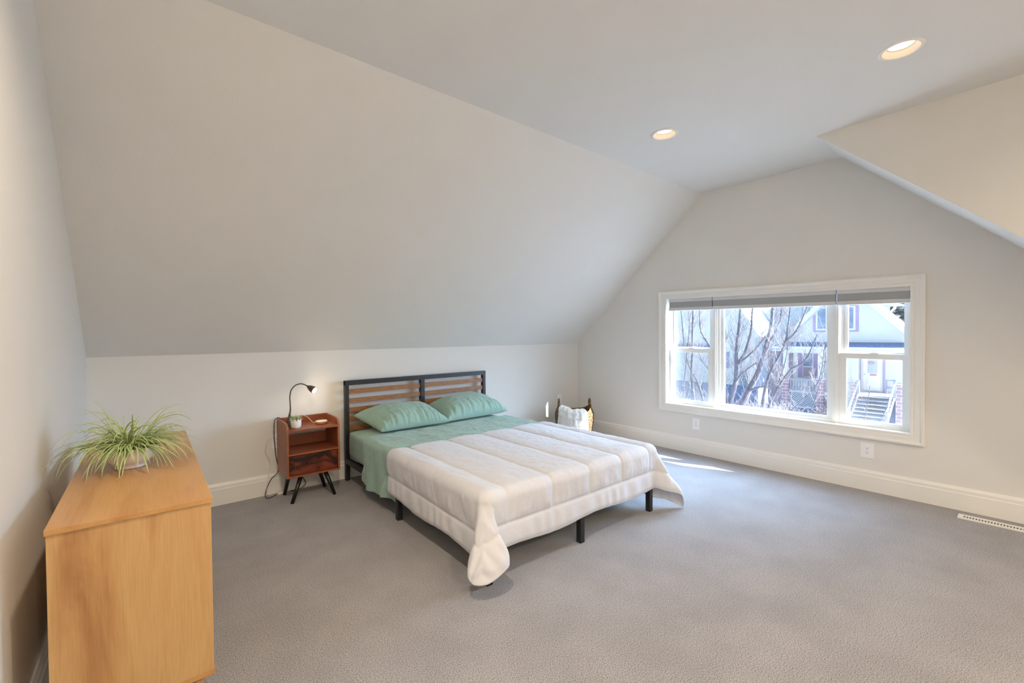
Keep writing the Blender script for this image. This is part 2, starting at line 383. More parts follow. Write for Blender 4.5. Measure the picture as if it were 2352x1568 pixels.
def double_hung(y0, y1):
    # outer vinyl frame
    bm = bmesh.new()
    bx(bm, XR + 0.095, XJ, y0, y0 + 0.016, WZ0, WZ1); bx(bm, XR + 0.095, XJ, y1 - 0.016, y1, WZ0, WZ1)
    bx(bm, XR + 0.080, XJ, y0, y1, WZ0, WZ0 + 0.022); bx(bm, XR + 0.11, XJ, y0, y1, WZ1 - 0.03, WZ1)
    # track strips beside the upper sash
    for yy in (y0 + 0.018, y1 - 0.024):
        bx(bm, XR + 0.10, XR + 0.106, yy, yy + 0.006, 1.10, WZ1)
    obj('unit_frame', bm, M_vinyl, win)
    bm = bmesh.new(); frame(bm, XR + 0.078, XR + 0.104, y0 + 0.012, y1 - 0.006, WZ0 + 0.02, 1.104, 0.048, 0.048, 0.026, 0.045)
    bx(bm, XR + 0.082, XR + 0.10, y0, y0 + 0.02, WZ0, 1.10); bx(bm, XR + 0.082, XR + 0.10, y1 - 0.012, y1, WZ0, 1.10)
    s = obj('lower_sash', bm, M_vinyl, win)
    glass(s, XR + 0.092, y0 + 0.05, y1 - 0.05, WZ0 + 0.04, 1.07)
    bm = bmesh.new(); frame(bm, XR + 0.112, XR + 0.138, y0 + 0.012, y1 - 0.012, 1.07, WZ1 - 0.01, 0.045, 0.045, 0.045, 0.04)
    s2 = obj('upper_sash', bm, M_vinyl, win)
    glass(s2, XR + 0.125, y0 + 0.05, y1 - 0.05, 1.10, WZ1 - 0.04)
    ym = (y0 + y1) / 2
    bm = bmesh.new(); bx(bm, XR + 0.080, XR + 0.104, ym - 0.03, ym + 0.03, 1.104, 1.111, 0.002)
    tube(bm, [(XR + 0.09, ym + 0.018, 1.113), (XR + 0.092, ym - 0.02, 1.119), (XR + 0.098, ym - 0.035, 1.117)], 0.005, 8)
    obj('sash_lock', bm, M_vinyl, win, True)
    bm = bmesh.new(); poly(bm, [(XJ - 0.004, y0 + 0.01, WZ0 + 0.01), (XJ - 0.004, y1 - 0.01, WZ0 + 0.01), (XJ - 0.004, y1 - 0.01, 1.09), (XJ - 0.004, y0 + 0.01, 1.09)])
    obj('insect_screen', bm, M_screen, win)
double_hung(WY0, MR0)
double_hung(ML1, WY1)
bm = bmesh.new()
frame(bm, XR + 0.088, XJ, MR1, ML0, WZ0, WZ1, 0.022, 0.026, 0.022, 0.03)
frame(bm, XR + 0.102, XR + 0.135, MR1 + 0.02, ML0 - 0.022, WZ0 + 0.02, WZ1 - 0.02, 0.026, 0.034, 0.026, 0.03)
s = obj('fixed_sash', bm, M_vinyl, win)
glass(s, XR + 0.12, MR1 + 0.04, ML0 - 0.045, WZ0 + 0.04, WZ1 - 0.04)

# blinds
for (y0, y1, lab) in ((WY0 + 0.003, 1.1215, 'short grey cellular shade raised over the right sash, at the near end of the window'),
                      (1.1285, 2.1725, 'long grey cellular shade raised over the wide middle pane'),
                      (2.1795, 2.664, 'short grey cellular shade raised over the left sash, nearest the basket')):
    r = empty('window_shade', (XR + 0.02, (y0 + y1) / 2, 1.64), lab, 'blind', 'grey shades pulled up along the top of the window')
    k = (y0 + y1) / 2 * 0.016 - 0.026
    obj('head_rail', box(XR + 0.004, XR + 0.050, y0, y1, 1.600, 1.640, 0.003), M_blindrail, r)
    bm = bmesh.new()
    bx(bm, XR + 0.010, XR + 0.046, y0 + 0.004, y1 - 0.004, 1.540, 1.604, 0.002)
    obj('pleated_fabric', bm, M_blind, r)
    obj('bottom_rail', box(XR + 0.006, XR + 0.050, y0, y1, 1.508, 1.540, 0.004), M_blindrail, r)

# outlets
def outlet(name, pos, nrm, w, h, lab, grp=None):
    """nrm: 'x' faces -X, 'y' faces -Y"""
    r = empty(name, pos, lab, 'outlet')
    X, Y, Z = pos
    def bb(bm, u0, u1, z0, z1, d0, d1, bev=0):
        if nrm == 'x': bx(bm, X - d1, X - d0, Y + u0, Y + u1, Z + z0, Z + z1, bev)
        else: bx(bm, X + u0, X + u1, Y - d1, Y - d0, Z + z0, Z + z1, bev)
    bm = bmesh.new(); bb(bm, -w / 2, w / 2, -h / 2, h / 2, 0.0, 0.006, 0.002); obj('cover_plate', bm, M_plate, r)
    bm = bmesh.new(); bb(bm, -0.0165, 0.0165, -0.034, 0.034, 0.006, 0.0085, 0.001); rc = obj('receptacle', bm, M_plate, r)
    bm = bmesh.new()
    for s in (-1, 1):
        z = s * 0.017 + 0.002
        bb(bm, -0.0075, -0.0055, z - 0.001, z + 0.007, 0.0085, 0.0090); bb(bm, 0.0055, 0.0075, z, z + 0.006, 0.0085, 0.0090)
        bb(bm, -0.0025, 0.0025, z - 0.010, z - 0.005, 0.0085, 0.0090)
    obj('slots', bm, M_dark, rc)
    for s in (-1, 1):
        bm = bmesh.new(); bb(bm, -0.003, 0.003, s * 0.048 - 0.003, s * 0.048 + 0.003, 0.006, 0.007, 0.001)
        obj('screw', bm, M_plate, r)
outlet('wall_outlet', (XR, 2.346, 0.317), 'x', 0.078, 0.118, 'white wall outlet under the left end of the window')
outlet('wall_outlet', (XR, 0.912, 0.322), 'x', 0.086, 0.124, 'white wall outlet under the right end of the window')
outlet('wall_outlet', (4.09, YB, 0.437), 'y', 0.072, 0.118, 'white wall outlet on the bed wall behind the basket')
outlet('wall_outlet', (0.80, YB, 0.425), 'y', 0.072, 0.118, 'white wall outlet mostly hidden behind the nightstand')

# floor vent
v = empty('floor_vent', (4.30, 0.22, 0), 'white slotted metal floor vent in the carpet along the window wall', 'vent')
bm = bmesh.new()
vx0, vx1, vy0, vy1 = 4.243, 4.325, 0.055, 0.380
for a, b, c, d in ((vx0, vx0 + 0.018, vy0, vy1), (vx1 - 0.018, vx1, vy0, vy1), (vx0 + 0.018, vx1 - 0.018, vy0, vy0 + 0.018), (vx0 + 0.018, vx1 - 0.018, vy1 - 0.024, vy1)):
    bx(bm, a, b, c, d, 0.0, 0.009)
n = 20
for i in range(n + 1):
    y = vy0 + 0.02 + i * (vy1 - vy0 - 0.044) / n
    bx(bm, vx0 + 0.015, vx1 - 0.015, y - 0.0028, y + 0.0028, 0.001, 0.0075)
obj('grille', bm, M_trim, v)
obj('duct_opening', box(vx0 + 0.016, vx1 - 0.016, vy0 + 0.016, vy1 - 0.02, 0.0005, 0.002), M_dark, v)

# recessed ceiling lights
def downlight(x, y, lab, grp, power):
    r = empty('recessed_light', (x, y, ZC), lab, 'ceiling light', grp)
    bm = bmesh.new()
    lathe(bm, [(0.096, 0.0), (0.095, -0.003), (0.088, -0.005), (0.078, -0.005), (0.076, -0.0035)], x, y, ZC, 48, False, False)
    obj('trim_ring', fix(bm), M_trim, r, True)
    bm = bmesh.new(); lathe(bm, [(0.079, -0.004), (0.073, 0.004), (0.054, 0.026)], x, y, ZC - 0.0, 48, False, False)
    # the shallow baffle sits in a can above the ceiling plane
    obj('baffle', bm, M_baffle, r, True)
    bm = bmesh.new(); lathe(bm, [(0.055, 0.0255), (0.001, 0.0255)], x, y, ZC, 48, False, False)
    obj('diffuser', bm, M_glow, r)
    l = bpy.data.lights.new('bulb_light', 'AREA'); l.shape = 'DISK'; l.size = 0.092; l.energy = power; l.color = LC
    lo = bpy.data.objects.new('bulb_light', l); C.objects.link(lo); lo.parent = r; lo.location = (0, 0, 0.0245)
LC = (1.0, 0.82, 0.60)
DL = [(2.900, 1.766), (2.985, 0.483)]
downlight(*DL[0], 'round recessed ceiling light, the smaller and farther one, above the foot of the bed', None, 0.35)
downlight(*DL[1], 'round recessed ceiling light, the larger and nearer one, towards the top right corner', None, 0.35)
for x, y, e_ in ((0.40, 0.95, 36), (0.40, -1.85, 66), (1.70, -1.85, 26), (2.985, -1.1, 20)):
    downlight(x, y, 'round recessed ceiling light behind the camera, outside the photograph', 'recessed lights in the near end of the room', e_)
# holes in the ceiling for the cans
def cut_holes():
    o = bpy.data.objects['ceiling']; bm = bmesh.new(); bm.from_mesh(o.data)
    pts = [(p.location.x, p.location.y) for p in bpy.data.objects if p.name.startswith('recessed_light')]
    face = max((f for f in bm.faces if abs(f.normal.z) > 0.99), key=lambda f: f.calc_area())
    geom = [v.co.copy() for v in face.verts]
    bmesh.ops.delete(bm, geom=[face], context='FACES_ONLY')
    # split the flat ceiling into cells around each light
    def lines(vals):
        out = []
        for v in sorted(vals):
            if out and v - 0.12 < out[-1][1]: out[-1][1] = v + 0.12
            else: out.append([v - 0.12, v + 0.12])
        return {round(q, 4) for iv in out for q in iv}
    xs = sorted({XL, XD, XR} | lines([p[0] for p in pts])); ys = sorted({YN, YR, YS} | lines([p[1] for p in pts]))
    for i in range(len(xs) - 1):
        for j in range(len(ys) - 1):
            cx, cy = (xs[i] + xs[i + 1]) / 2, (ys[j] + ys[j + 1]) / 2
            if cx > XD and cy < YR: continue
            hit = [p for p in pts if xs[i] - 1e-3 < p[0] < xs[i + 1] + 1e-3 and ys[j] - 1e-3 < p[1] < ys[j + 1] + 1e-3]
            if not hit:
                poly(bm, [(xs[i], ys[j], ZC), (xs[i + 1], ys[j], ZC), (xs[i + 1], ys[j + 1], ZC), (xs[i], ys[j + 1], ZC)]); continue
            px, py = hit[0]; K = 48
            ring = [(px + 0.078 * math.cos(2 * PI * k / K), py + 0.078 * math.sin(2 * PI * k / K)) for k in range(K)]
            def outp(k):
                c, s_ = math.cos(2 * PI * k / K), math.sin(2 * PI * k / K)
                tx = ((xs[i + 1] - px) if c > 0 else (px - xs[i])) / max(abs(c), 1e-9)
                ty = ((ys[j + 1] - py) if s_ > 0 else (py - ys[j])) / max(abs(s_), 1e-9)
                return min(tx, ty), c, s_
            out = []
            for k in range(K):
                t_, c, s_ = outp(k); out.append((px + c * t_, py + s_ * t_))
            cor = [(xs[i], ys[j]), (xs[i + 1], ys[j]), (xs[i + 1], ys[j + 1]), (xs[i], ys[j + 1])]
            for k in range(K):
                a, b = out[k], out[(k + 1) % K]
                q = [(*ring[k], ZC), (*a, ZC)]
                for c in cor:
                    on = lambda p, c: abs(p[0] - c[0]) < 1e-6 or abs(p[1] - c[1]) < 1e-6
                    if on(a, c) and on(b, c) and not ((abs(a[0] - b[0]) < 1e-6) or (abs(a[1] - b[1]) < 1e-6)): q.append((*c, ZC))
                q += [(*b, ZC), (*ring[(k + 1) % K], ZC)]
                poly(bm, q)
    bmesh.ops.remove_doubles(bm, verts=bm.verts, dist=1e-4)
    bmesh.ops.recalc_face_normals(bm, faces=bm.faces)
    bm.to_mesh(o.data); bm.free()
cut_holes()

# ------------------------------------------------------------------ BED
bed = empty('bed_frame', (2.08, 2.85, 0), 'black metal bed frame with slatted wood and metal headboard against the knee wall', 'bed')
PX0, PX1 = 1.345, 2.835
for px in (PX0, PX1):
    obj('headboard_post', box(px - 0.0175, px + 0.0175, 3.918, 3.958, 0, 0.881, 0.002), M_black, bed)
obj('top_rail', box(PX0 - 0.0175, PX1 + 0.0175, 3.916, 3.956, 0.841, 0.883, 0.002), M_black, bed)
obj('center_post', box(2.064, 2.107, 3.917, 3.957, 0.20, 0.842, 0.002), M_black, bed)
for z0, z1 in ((0.763, 0.805), (0.681, 0.722), (0.598, 0.642), (0.519, 0.562), (0.439, 0.481), (0.358, 0.401)):
    for x0, x1 in ((PX0 + 0.018, 2.064), (2.107, PX1 - 0.018)):
        obj('headboard_slat', box(x0, x1, 3.928, 3.943, z0, z1, 0.002), M_slat, bed)
for px in (1.336, 2.775):
    obj('side_rail', box(px - 0.015, px + 0.015, 1.80, 3.918, 0.158, 0.206, 0.002), M_black, bed)
obj('foot_rail', box(1.321, 2.79, 1.80, 1.825, 0.168, 0.206, 0.002), M_black, bed)
for k in range(9):
    y = 1.95 + k * 0.22
    obj('platform_slat', box(1.35, 2.76, y - 0.03, y + 0.03, 0.176, 0.196), M_black, bed)
for x, y in ((1.325, 1.815), (2.03, 1.815), (2.765, 1.815), (1.325, 2.855), (2.765, 2.855), (2.03, 2.855)):
    obj('leg', box(x - 0.018, x + 0.018, y - 0.018, y + 0.018, 0, 0.19, 0.003), M_black, bed)

# mattress with fitted sheet
MX0, MX1, MY0, MY1, MZ0, MZ1 = 1.325, 2.795, 1.83, 3.90, 0.207, 0.452
def soft_box(x0, x1, y0, y1, z0, z1, nx, ny, nz, r, amp=0.004, fr=6):
    bm = bmesh.new(); bmesh.ops.create_cube(bm, size=1)
    bmesh.ops.subdivide_edges(bm, edges=bm.edges, cuts=20, use_grid_fill=True)
    hx, hy, hz = (x1 - x0) / 2, (y1 - y0) / 2, (z1 - z0) / 2
    for v in bm.verts:
        p = [v.co.x * 2, v.co.y * 2, v.co.z * 2]
        q = [0, 0, 0]
        for i, h in enumerate((hx, hy, hz)):
            s = 1 if p[i] >= 0 else -1; a = abs(p[i])
            # crowd the loops to the edges
            a = a if a < 0.5 else 0.5 + (a - 0.5)
            q[i] = s * a * h
        c = Vector((max(-hx + r, min(hx - r, q[0])), max(-hy + r, min(hy - r, q[1])), max(-hz + r, min(hz - r, q[2]))))
        d = Vector(q) - c
        if d.length > 1e-6: d = d.normalized() * r
        v.co = c + d + Vector(((x0 + x1) / 2, (y0 + y1) / 2, (z0 + z1) / 2))
    for v in bm.verts:
        n = fbm(v.co.x * fr, v.co.y * fr, v.co.z * fr)
        v.co += Vector((n, fbm(v.co.y * fr, v.co.z * fr, 3), n * 0.3)) * amp
    return bm
o = obj('mattress', soft_box(MX0, MX1, MY0, MY1, MZ0, MZ1, 1, 1, 1, 0.05, 0.006), M_sheet, None, True)
tag(o, 'mattress in a sage green fitted sheet lying on the black bed frame', 'mattress'); smooth_mod(o)
o.location = (0, 0, 0)

# ---------------- draped cloth
def fold(s, r):
    """arc length past the start of the fold -> outward, downward"""
    q = PI * r / 2
    o_ = np.where(s <= 0, s, np.where(s < q, r * np.sin(np.clip(s, 0, q) / r), r))
    d_ = np.where(s <= 0, 0, np.where(s < q, r * (1 - np.cos(np.clip(s, 0, q) / r)), r + (s - q)))
    return o_, d_
def drape(U, V, x0, x1, yf, ztop, r, kL, kR, swL=0.0, swR=0.0):
    """U: across, V: along from the foot.  x0,x1,yf = where the fold begins on each side"""
    X = U.copy(); Y = V.copy(); Z = np.full_like(U, ztop)
    sL = x0 - U; sR = U - x1; sF = yf - V
    s_side = np.maximum(sL, sR); sign = np.where(sL > sR, -1.0, 1.0); xe = np.where(sL > sR, x0, x1)
    o_, d_ = fold(s_side, r); of, df = fold(sF, r)
    X = xe + sign * o_; Z = ztop - d_; Y = V.copy()
    m = (sF > 0) & (s_side <= 0)
    Y = np.where(sF > 0, yf - of, Y); 
    Z = np.where(m, ztop - df, Z); X = np.where(m, U, X)
    c = (sF > 0) & (s_side > 0)
    s = np.hypot(np.maximum(s_side, 0), np.maximum(sF, 0)); th = np.arctan2(np.maximum(sF, 0), np.maximum(s_side, 1e-9))
    k = np.where(sign < 0, kL, kR)
    q = PI * r / 2; oo, dd = fold(s, r); ext = np.maximum(0, s - q)
    ss = lambda x: np.clip(x, 0, 1) ** 2 * (3 - 2 * np.clip(x, 0, 1))
    wide = ss(th / 0.5) * ss((PI / 2 - th) / 0.5)
    sh = np.where(sign < 0, wide, np.sin(2 * th) ** 1.6)
    # extra gentle folds inside the corner cone
    kk = k * sh * (1 + 0.09 * np.sin(th * 8 + 0.4))
    rho = oo + ext * kk; down = np.where(s > q, r + ext * np.sqrt(np.maximum(0.05, 1 - kk ** 2)), dd)
    sw = np.where(sign < 0, swL, swR)
    tt = th + sw * sh * np.minimum(1, ext / 0.2)
    lean = np.where(sign < 0, wide * 0.12 * np.minimum(1.2, ext / 0.37) * ss((th - 0.55) / 0.6), 0)
    X = np.where(c, xe + sign * rho * np.cos(tt) + lean, X); Y = np.where(c, yf - rho * np.sin(tt), Y); Z = np.where(c, ztop - down, Z)
    return np.stack([X, Y, Z], -1)
def normals(P):
    du = np.gradient(P, axis=0); dv = np.gradient(P, axis=1)
    n = np.cross(du, dv); n /= np.maximum(np.linalg.norm(n, axis=-1, keepdims=True), 1e-9)
    return n
def nz(U, V, f, seed=0.0, o=3):
    out = np.zeros_like(U)
    it = np.nditer(U, flags=['multi_index'])
    for _ in it:
        i = it.multi_index; out[i] = noise.fractal(Vector((U[i] * f, V[i] * f, seed)), 0.7, 2.0, o)
    return out
R = 0.055
cx0, cx1, cyf = MX0 + 0.018, MX1 - 0.006, MY0 + 0.012
aL, aR, aF = 0.335, 0.385, 0.345
HEAD = 2.965
nu, nv = 230, 170
S_, T_ = np.meshgrid(np.linspace(0, 1, nu), np.linspace(0, 1, nv), indexing='ij')
tf = 1 - T_
# the quilt lies slightly askew: the left overhang grows towards the foot
AL = 0.345 + 0.050 * tf ** 1.5; AR = 0.355 + 0.085 * tf
U = (cx0 - AL) * (1 - S_) + (cx1 + AR) * S_
V = (cyf - aF) + (HEAD - cyf + aF) * T_
# rounded corner of the quilt on the near left
dl_, df_ = np.maximum(cx0 - U, 0) / AL, np.maximum(cyf - V, 0) / aF
sq = np.maximum(dl_, df_); rd = np.where(sq > 0, np.power(dl_ ** 5 + df_ ** 5, 1 / 5) / np.maximum(sq, 1e-9), 1)
g = np.where((dl_ > 0) & (df_ > 0), 1 / rd, 1.0)
Ud = np.where((dl_ > 0) & (df_ > 0), cx0 - (cx0 - U) * g, U); Vd = np.where((dl_ > 0) & (df_ > 0), cyf - (cyf - V) * g, V)
P = drape(Ud, Vd, cx0, cx1, cyf, 0.470, R, 0.47, 0.50, 0.0, -0.02)
nrm = normals(P)
eL, eR, eF, eH = U - (cx0 - AL), (cx1 + AR) - U, V - V[0, 0], V[0, -1] - V
BW = 0.135
seamx = [1.44, 1.765, 2.085, 2.405, 2.72]
puff = np.zeros_like(U)
inner = np.minimum(np.minimum(eL, eR), eF)
body = np.clip((inner - BW) / 0.05, 0, 1)
inner = np.where((eL < 0.22) & (eF < 0.22), 0.22 - np.power(np.maximum(0, 0.22 - eL) ** 3 + np.maximum(0, 0.22 - eF) ** 3, 1 / 3), inner)
inner = np.maximum(inner, 0)
dmin = np.min(np.stack([np.abs(U - s) + np.clip((BW - inner) * 8, 0, 1) for s in seamx] + [np.abs(inner - BW)], 0), 0)
puff += 0.0105 * (1 - np.exp(-(dmin / 0.045) ** 1.2)) * np.clip((inner) / 0.03, 0, 1)
puff -= 0.005 * np.exp(-(dmin / 0.007) ** 2)
# faint cross seams on the left flank
for s in (1.98, 2.32, 2.66):
    puff -= 0.003 * np.exp(-((V - s + 0.25 * np.clip(cx0 - U, 0, 1)) / 0.008) ** 2) * np.clip((cx0 - U) / 0.06, 0, 1) * body
# gathered hem ripples
along = np.where(eF < np.minimum(eL, eR), U, V)
wF = np.clip((np.minimum(eL, eR) - eF) / 0.16 + 0.5, 0, 1); wF = wF * wF * (3 - 2 * wF)
ripf = lambda q: np.sin(q * 62 + 2.2 * np.sin(q * 11)) * 0.6 + np.sin(q * 37 + 1.3) * 0.4
rip = ripf(U) * wF + ripf(V) * (1 - wF)
hem = np.exp(-((inner - BW * 0.55) / 0.06) ** 2) * np.clip(1.0 - (inner / BW) ** 3, 0, 1)
puff += 0.0065 * rip * hem
# vertical soft wrinkles on the hanging sides, and small crumples on top
hang = np.clip((0.455 - P[..., 2]) / 0.12, 0, 1)
wr = nz(U * 1.0, V * 0.25, 9.0, 1.7) * wF + nz(U * 0.25, V * 1.0, 9.0, 4.1) * (1 - wF)
puff += 0.010 * wr * hang * body
puff += 0.004 * nz(U, V, 5.0, 9.0) * (1 - hang)
sm = nz(U, V, 16.0, 3.0)
puff += 0.0035 * np.maximum(0, np.abs(sm) - 0.15) * np.clip((1 - hang), 0, 1)
puff += 0.008 * (1 - np.exp(-(eH / 0.03) ** 2)) - 0.008
if nrm[nu // 2, nv // 2, 2] < 0: nrm = -nrm
P = P + nrm * puff[..., None]
# large soft sway of the hem, left flank hangs slightly lower towards the foot
P[..., 2] += 0.010 * (np.sin(U * 9 + 1.0) * wF + np.sin(V * 9 + 1.0) * (1 - wF)) * np.clip((0.25 - P[..., 2]) / 0.1, 0, 1)
P[..., 2] = np.maximum(P[..., 2], 0.012 + 0.25 * np.maximum(0, 0) )
bm = bmesh.new(); grid_mesh(bm, P); fix(bm)
com = obj('comforter', bm, M_comf, None, True)
tag(com, 'white quilted comforter draped over the foot end of the bed, corners hanging to the floor', 'comforter')
sd = com.modifiers.new('thick', 'SOLIDIFY'); sd.thickness = 0.012; sd.offset = -1
if bpy.data.meshes['comforter'].polygons[(nv - 1) * (nu // 2) + nv // 2].normal.z < 0: sd.offset = 1
smooth_mod(com, 1)

for tx, ty, tz in ((1.300, 2.585, 0.150), (1.965, 1.800, 0.165)):
    obj('care_tag', box(tx - 0.006, tx + 0.006, ty - 0.006, ty + 0.006, tz - 0.014, tz + 0.03, 0.002), M_plate, com)

# green top sheet, turned down over the head edge of the comforter
nu, nv = 170, 70
sy0, sy1 = 2.86, 3.475
sx0, sx1 = MX0 + 0.03, MX1 - 0.03
u = np.linspace(sx0 - 0.385, sx1 + 0.33, nu); v_ = np.linspace(sy0, sy1, nv)
U, V = np.meshgrid(u, v_, indexing='ij')
P = drape(U, V, sx0, sx1, -5, 0.464, 0.05, 0, 0)
nrm = normals(P)
if nrm[nu // 2, nv // 2, 2] < 0: nrm = -nrm
hang = np.clip((0.43 - P[..., 2]) / 0.25, 0, 1)
side = np.where(U < 2.0, -1.0, 1.0)
fl = np.sin(V * 26 + 2.5 * hang + 1.0) * 0.5 + np.sin(V * 47 - 3 * hang) * 0.25 + nz(U, V * 2, 6, 2.0) * 0.5
P += nrm * (hang * np.clip((V - 2.955) / 0.09, 0, 1) * (0.022 * fl + 0.018))[..., None]
P += nrm * (0.006 * nz(U, V, 7, 5.5) * (1 - hang) + 0.0035 * nz(U * 0.5, V, 22, 7.5) + 0.003 * np.abs(nz(U, V, 13, 1.5)))[..., None]
P += nrm * (-0.012 * hang * (1 - np.clip((V - 2.955) / 0.09, 0, 1)))[..., None]
P[..., 2] += 0.012 * np.sin(V * 13) * hang ** 2 + 0.03 * hang ** 2 * np.clip((V - 3.1) / 0.35, 0, 1) * side * -0.2
P[..., 1] += -0.02 * hang + 0.008 * np.sin(U * 9) * (V - sy0) / (sy1 - sy0)
bm = bmesh.new(); grid_mesh(bm, P); fix(bm)
sh = obj('top_sheet', bm, M_sheet, None, True)
tag(sh, 'sage green flat sheet between pillows and comforter, hanging over the left side', 'sheet')
sd = sh.modifiers.new('thick', 'SOLIDIFY'); sd.thickness = 0.003; sd.offset = 0
smooth_mod(sh, 1)

# pillows
def pillow(FL, FR, BR, BL, T, lab, seed, wr=1.0):
    FL, FR, BR, BL = map(lambda p: np.array(p, float), (FL, FR, BR, BL))
    n = 72
    a = np.linspace(-1, 1, n); b = np.linspace(-1, 1, n)
    a = np.sign(a) * np.abs(a) ** 0.8; b = np.sign(b) * np.abs(b) ** 0.8
    A, B = np.meshgrid(a, b, indexing='ij')
    ins = 0.07   # sides curve in between the pointed corners
    A2 = A * (1 - ins * (1 - B ** 2)); B2 = B * (1 - ins * 0.9 * (1 - A ** 2))
    s = (A2[..., None] + 1) / 2; t_ = (B2[..., None] + 1) / 2
    base = FL * (1 - s) * (1 - t_) + FR * s * (1 - t_) + BR * s * t_ + BL * (1 - s) * t_
    nn = np.cross(FR - FL, BL - FL); nn /= np.linalg.norm(nn)
    h = (1 - np.abs(A) ** 2.8) ** 0.55 * (1 - np.abs(B) ** 2.8) ** 0.5
    edge = np.clip(1 - np.minimum(1 - np.abs(B), 1) / 0.55, 0, 1)
    front = np.clip((-B - 0.15) / 0.8, 0, 1)
    w = np.sin(A * 34 + 3 * nz(A, B, 1.5, seed)) * 0.5 + np.sin(A * 55 + 2 * B + seed) * 0.3 + nz(A * 3, B * 0.7, 1.6, seed + 3) * 0.8
    W_ = wr * (0.017 * w * front ** 1.1 * (h ** 0.3) + 0.010 * nz(A, B, 1.8, seed + 8) * h + 0.004 * nz(A * 2, B * 2, 3.0, seed + 1) * h)
    top = base + nn * (T * 0.66 * h + W_)[..., None]
    bot = base - nn * (T * 0.34 * h)[..., None]
    bot[..., 2] = np.maximum(bot[..., 2], 0.474 - 0.004 * h); top[..., 2] = np.maximum(top[..., 2], bot[..., 2] + 0.002)
    bm = bmesh.new(); grid_mesh(bm, top); grid_mesh(bm, bot, True)
    bmesh.ops.remove_doubles(bm, verts=bm.verts, dist=0.0025); fix(bm)
    o = obj('pillow', bm, M_sheet, None, True)
    tag(o, lab, 'pillow'); smooth_mod(o)
    return o
pillow((1.475, 3.50, 0.482), (2.13, 3.49, 0.482), (2.08, 3.885, 0.575), (1.375, 3.875, 0.575), 0.21, 'sage green pillow on the left side of the bed, nearer the nightstand', 1.0)
pillow((2.125, 3.52, 0.482), (2.86, 3.54, 0.492), (2.80, 3.89, 0.585), (2.08, 3.885, 0.575), 0.22, 'sage green pillow on the right side of the bed, nearer the window', 5.0)

# ------------------------------------------------------------------ NIGHTSTAND
ns = empty('nightstand', (0.995, 3.82, 0), 'small reddish brown wooden nightstand with black splayed legs beside the headboard', 'nightstand')
NX0, NX1, NY0, NY1 = 0.798, 1.192, 3.66, 3.985
def side_panel(x0, x1):
    pr = [(NY0, 0.192), (NY1, 0.192), (NY1, 0.612), (NY0 + 0.075, 0.612), (NY0 + 0.03, 0.603), (NY0 + 0.008, 0.588), (NY0, 0.565)]
    bm = bmesh.new(); a = [bm.verts.new((x0, y, z)) for y, z in pr]; b = [bm.verts.new((x1, y, z)) for y, z in pr]
    bm.faces.new(a); bm.faces.new(b[::-1])
    for i in range(len(pr)):
        j = (i + 1) % len(pr); bm.faces.new((a[i], b[i], b[j], a[j]))
    return fix(bm)
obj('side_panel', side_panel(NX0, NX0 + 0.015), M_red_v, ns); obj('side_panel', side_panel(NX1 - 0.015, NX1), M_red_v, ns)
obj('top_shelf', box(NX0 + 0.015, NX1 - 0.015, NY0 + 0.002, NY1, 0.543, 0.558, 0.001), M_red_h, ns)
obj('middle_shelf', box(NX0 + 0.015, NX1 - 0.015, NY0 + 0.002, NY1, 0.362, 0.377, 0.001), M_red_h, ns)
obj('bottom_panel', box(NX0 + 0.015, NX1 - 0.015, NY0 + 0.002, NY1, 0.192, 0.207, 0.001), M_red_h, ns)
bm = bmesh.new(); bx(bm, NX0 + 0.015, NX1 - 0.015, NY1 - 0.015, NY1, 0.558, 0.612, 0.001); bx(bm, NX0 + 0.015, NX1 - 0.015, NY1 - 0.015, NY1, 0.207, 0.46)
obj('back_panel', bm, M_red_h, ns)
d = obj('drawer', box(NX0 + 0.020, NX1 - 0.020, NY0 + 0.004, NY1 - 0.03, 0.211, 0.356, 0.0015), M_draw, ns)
bm = bmesh.new(); tube(bm, spline([(0.935, NY0 + 0.004, 0.288), (0.938, NY0 - 0.018, 0.288), (0.955, NY0 - 0.022, 0.288), (1.035, NY0 - 0.022, 0.288), (1.052, NY0 - 0.018, 0.288), (1.055, NY0 + 0.004, 0.288)], 5), 0.0045, 8)
obj('handle', bm, M_blackleg, d, True)
for (tx, ty, fx, fy) in ((0.905, 3.70, 0.828, 3.66), (1.085, 3.70, 1.145, 3.655), (0.880, 3.93, 0.828, 3.905), (1.09, 3.93, 1.142, 3.90)):
    bm = bmesh.new(); tube(bm, [(tx, ty, 0.192), (fx, fy, 0.0)], [0.017, 0.0125], 16); obj('leg', bm, M_blackleg, ns, True)

# desk lamp
lx, ly = 0.868, 3.865
lamp = empty('desk_lamp', (lx, ly, 0.558), 'black gooseneck desk lamp, lit, on the nightstand behind the small pot', 'lamp')
bm = bmesh.new(); lathe(bm, [(0.046, 0), (0.047, 0.006), (0.042, 0.022), (0.030, 0.045), (0.018, 0.064), (0.010, 0.082), (0.007, 0.100)], lx, ly, 0.558, 32)
obj('base', bm, M_lampblk, lamp, True)
npts = spline([(lx, ly, 0.650), (0.874, 3.865, 0.690), (0.872, 3.86, 0.740), (0.871, 3.86, 0.797), (0.882, 3.86, 0.848), (0.914, 3.86, 0.883), (0.955, 3.86, 0.892), (0.990, 3.857, 0.878), (1.008, 3.855, 0.863)], 7)
bm = bmesh.new(); tube(bm, npts, [0.007 - 0.0022 * min(1, i / 10) for i in range(len(npts))], 10); obj('neck', bm, M_lampblk, lamp, True)
h0 = Vector((1.000, 3.858, 0.871)); hd = Vector((0.62, -0.60, -0.50)).normalized()
bm = bmesh.new()
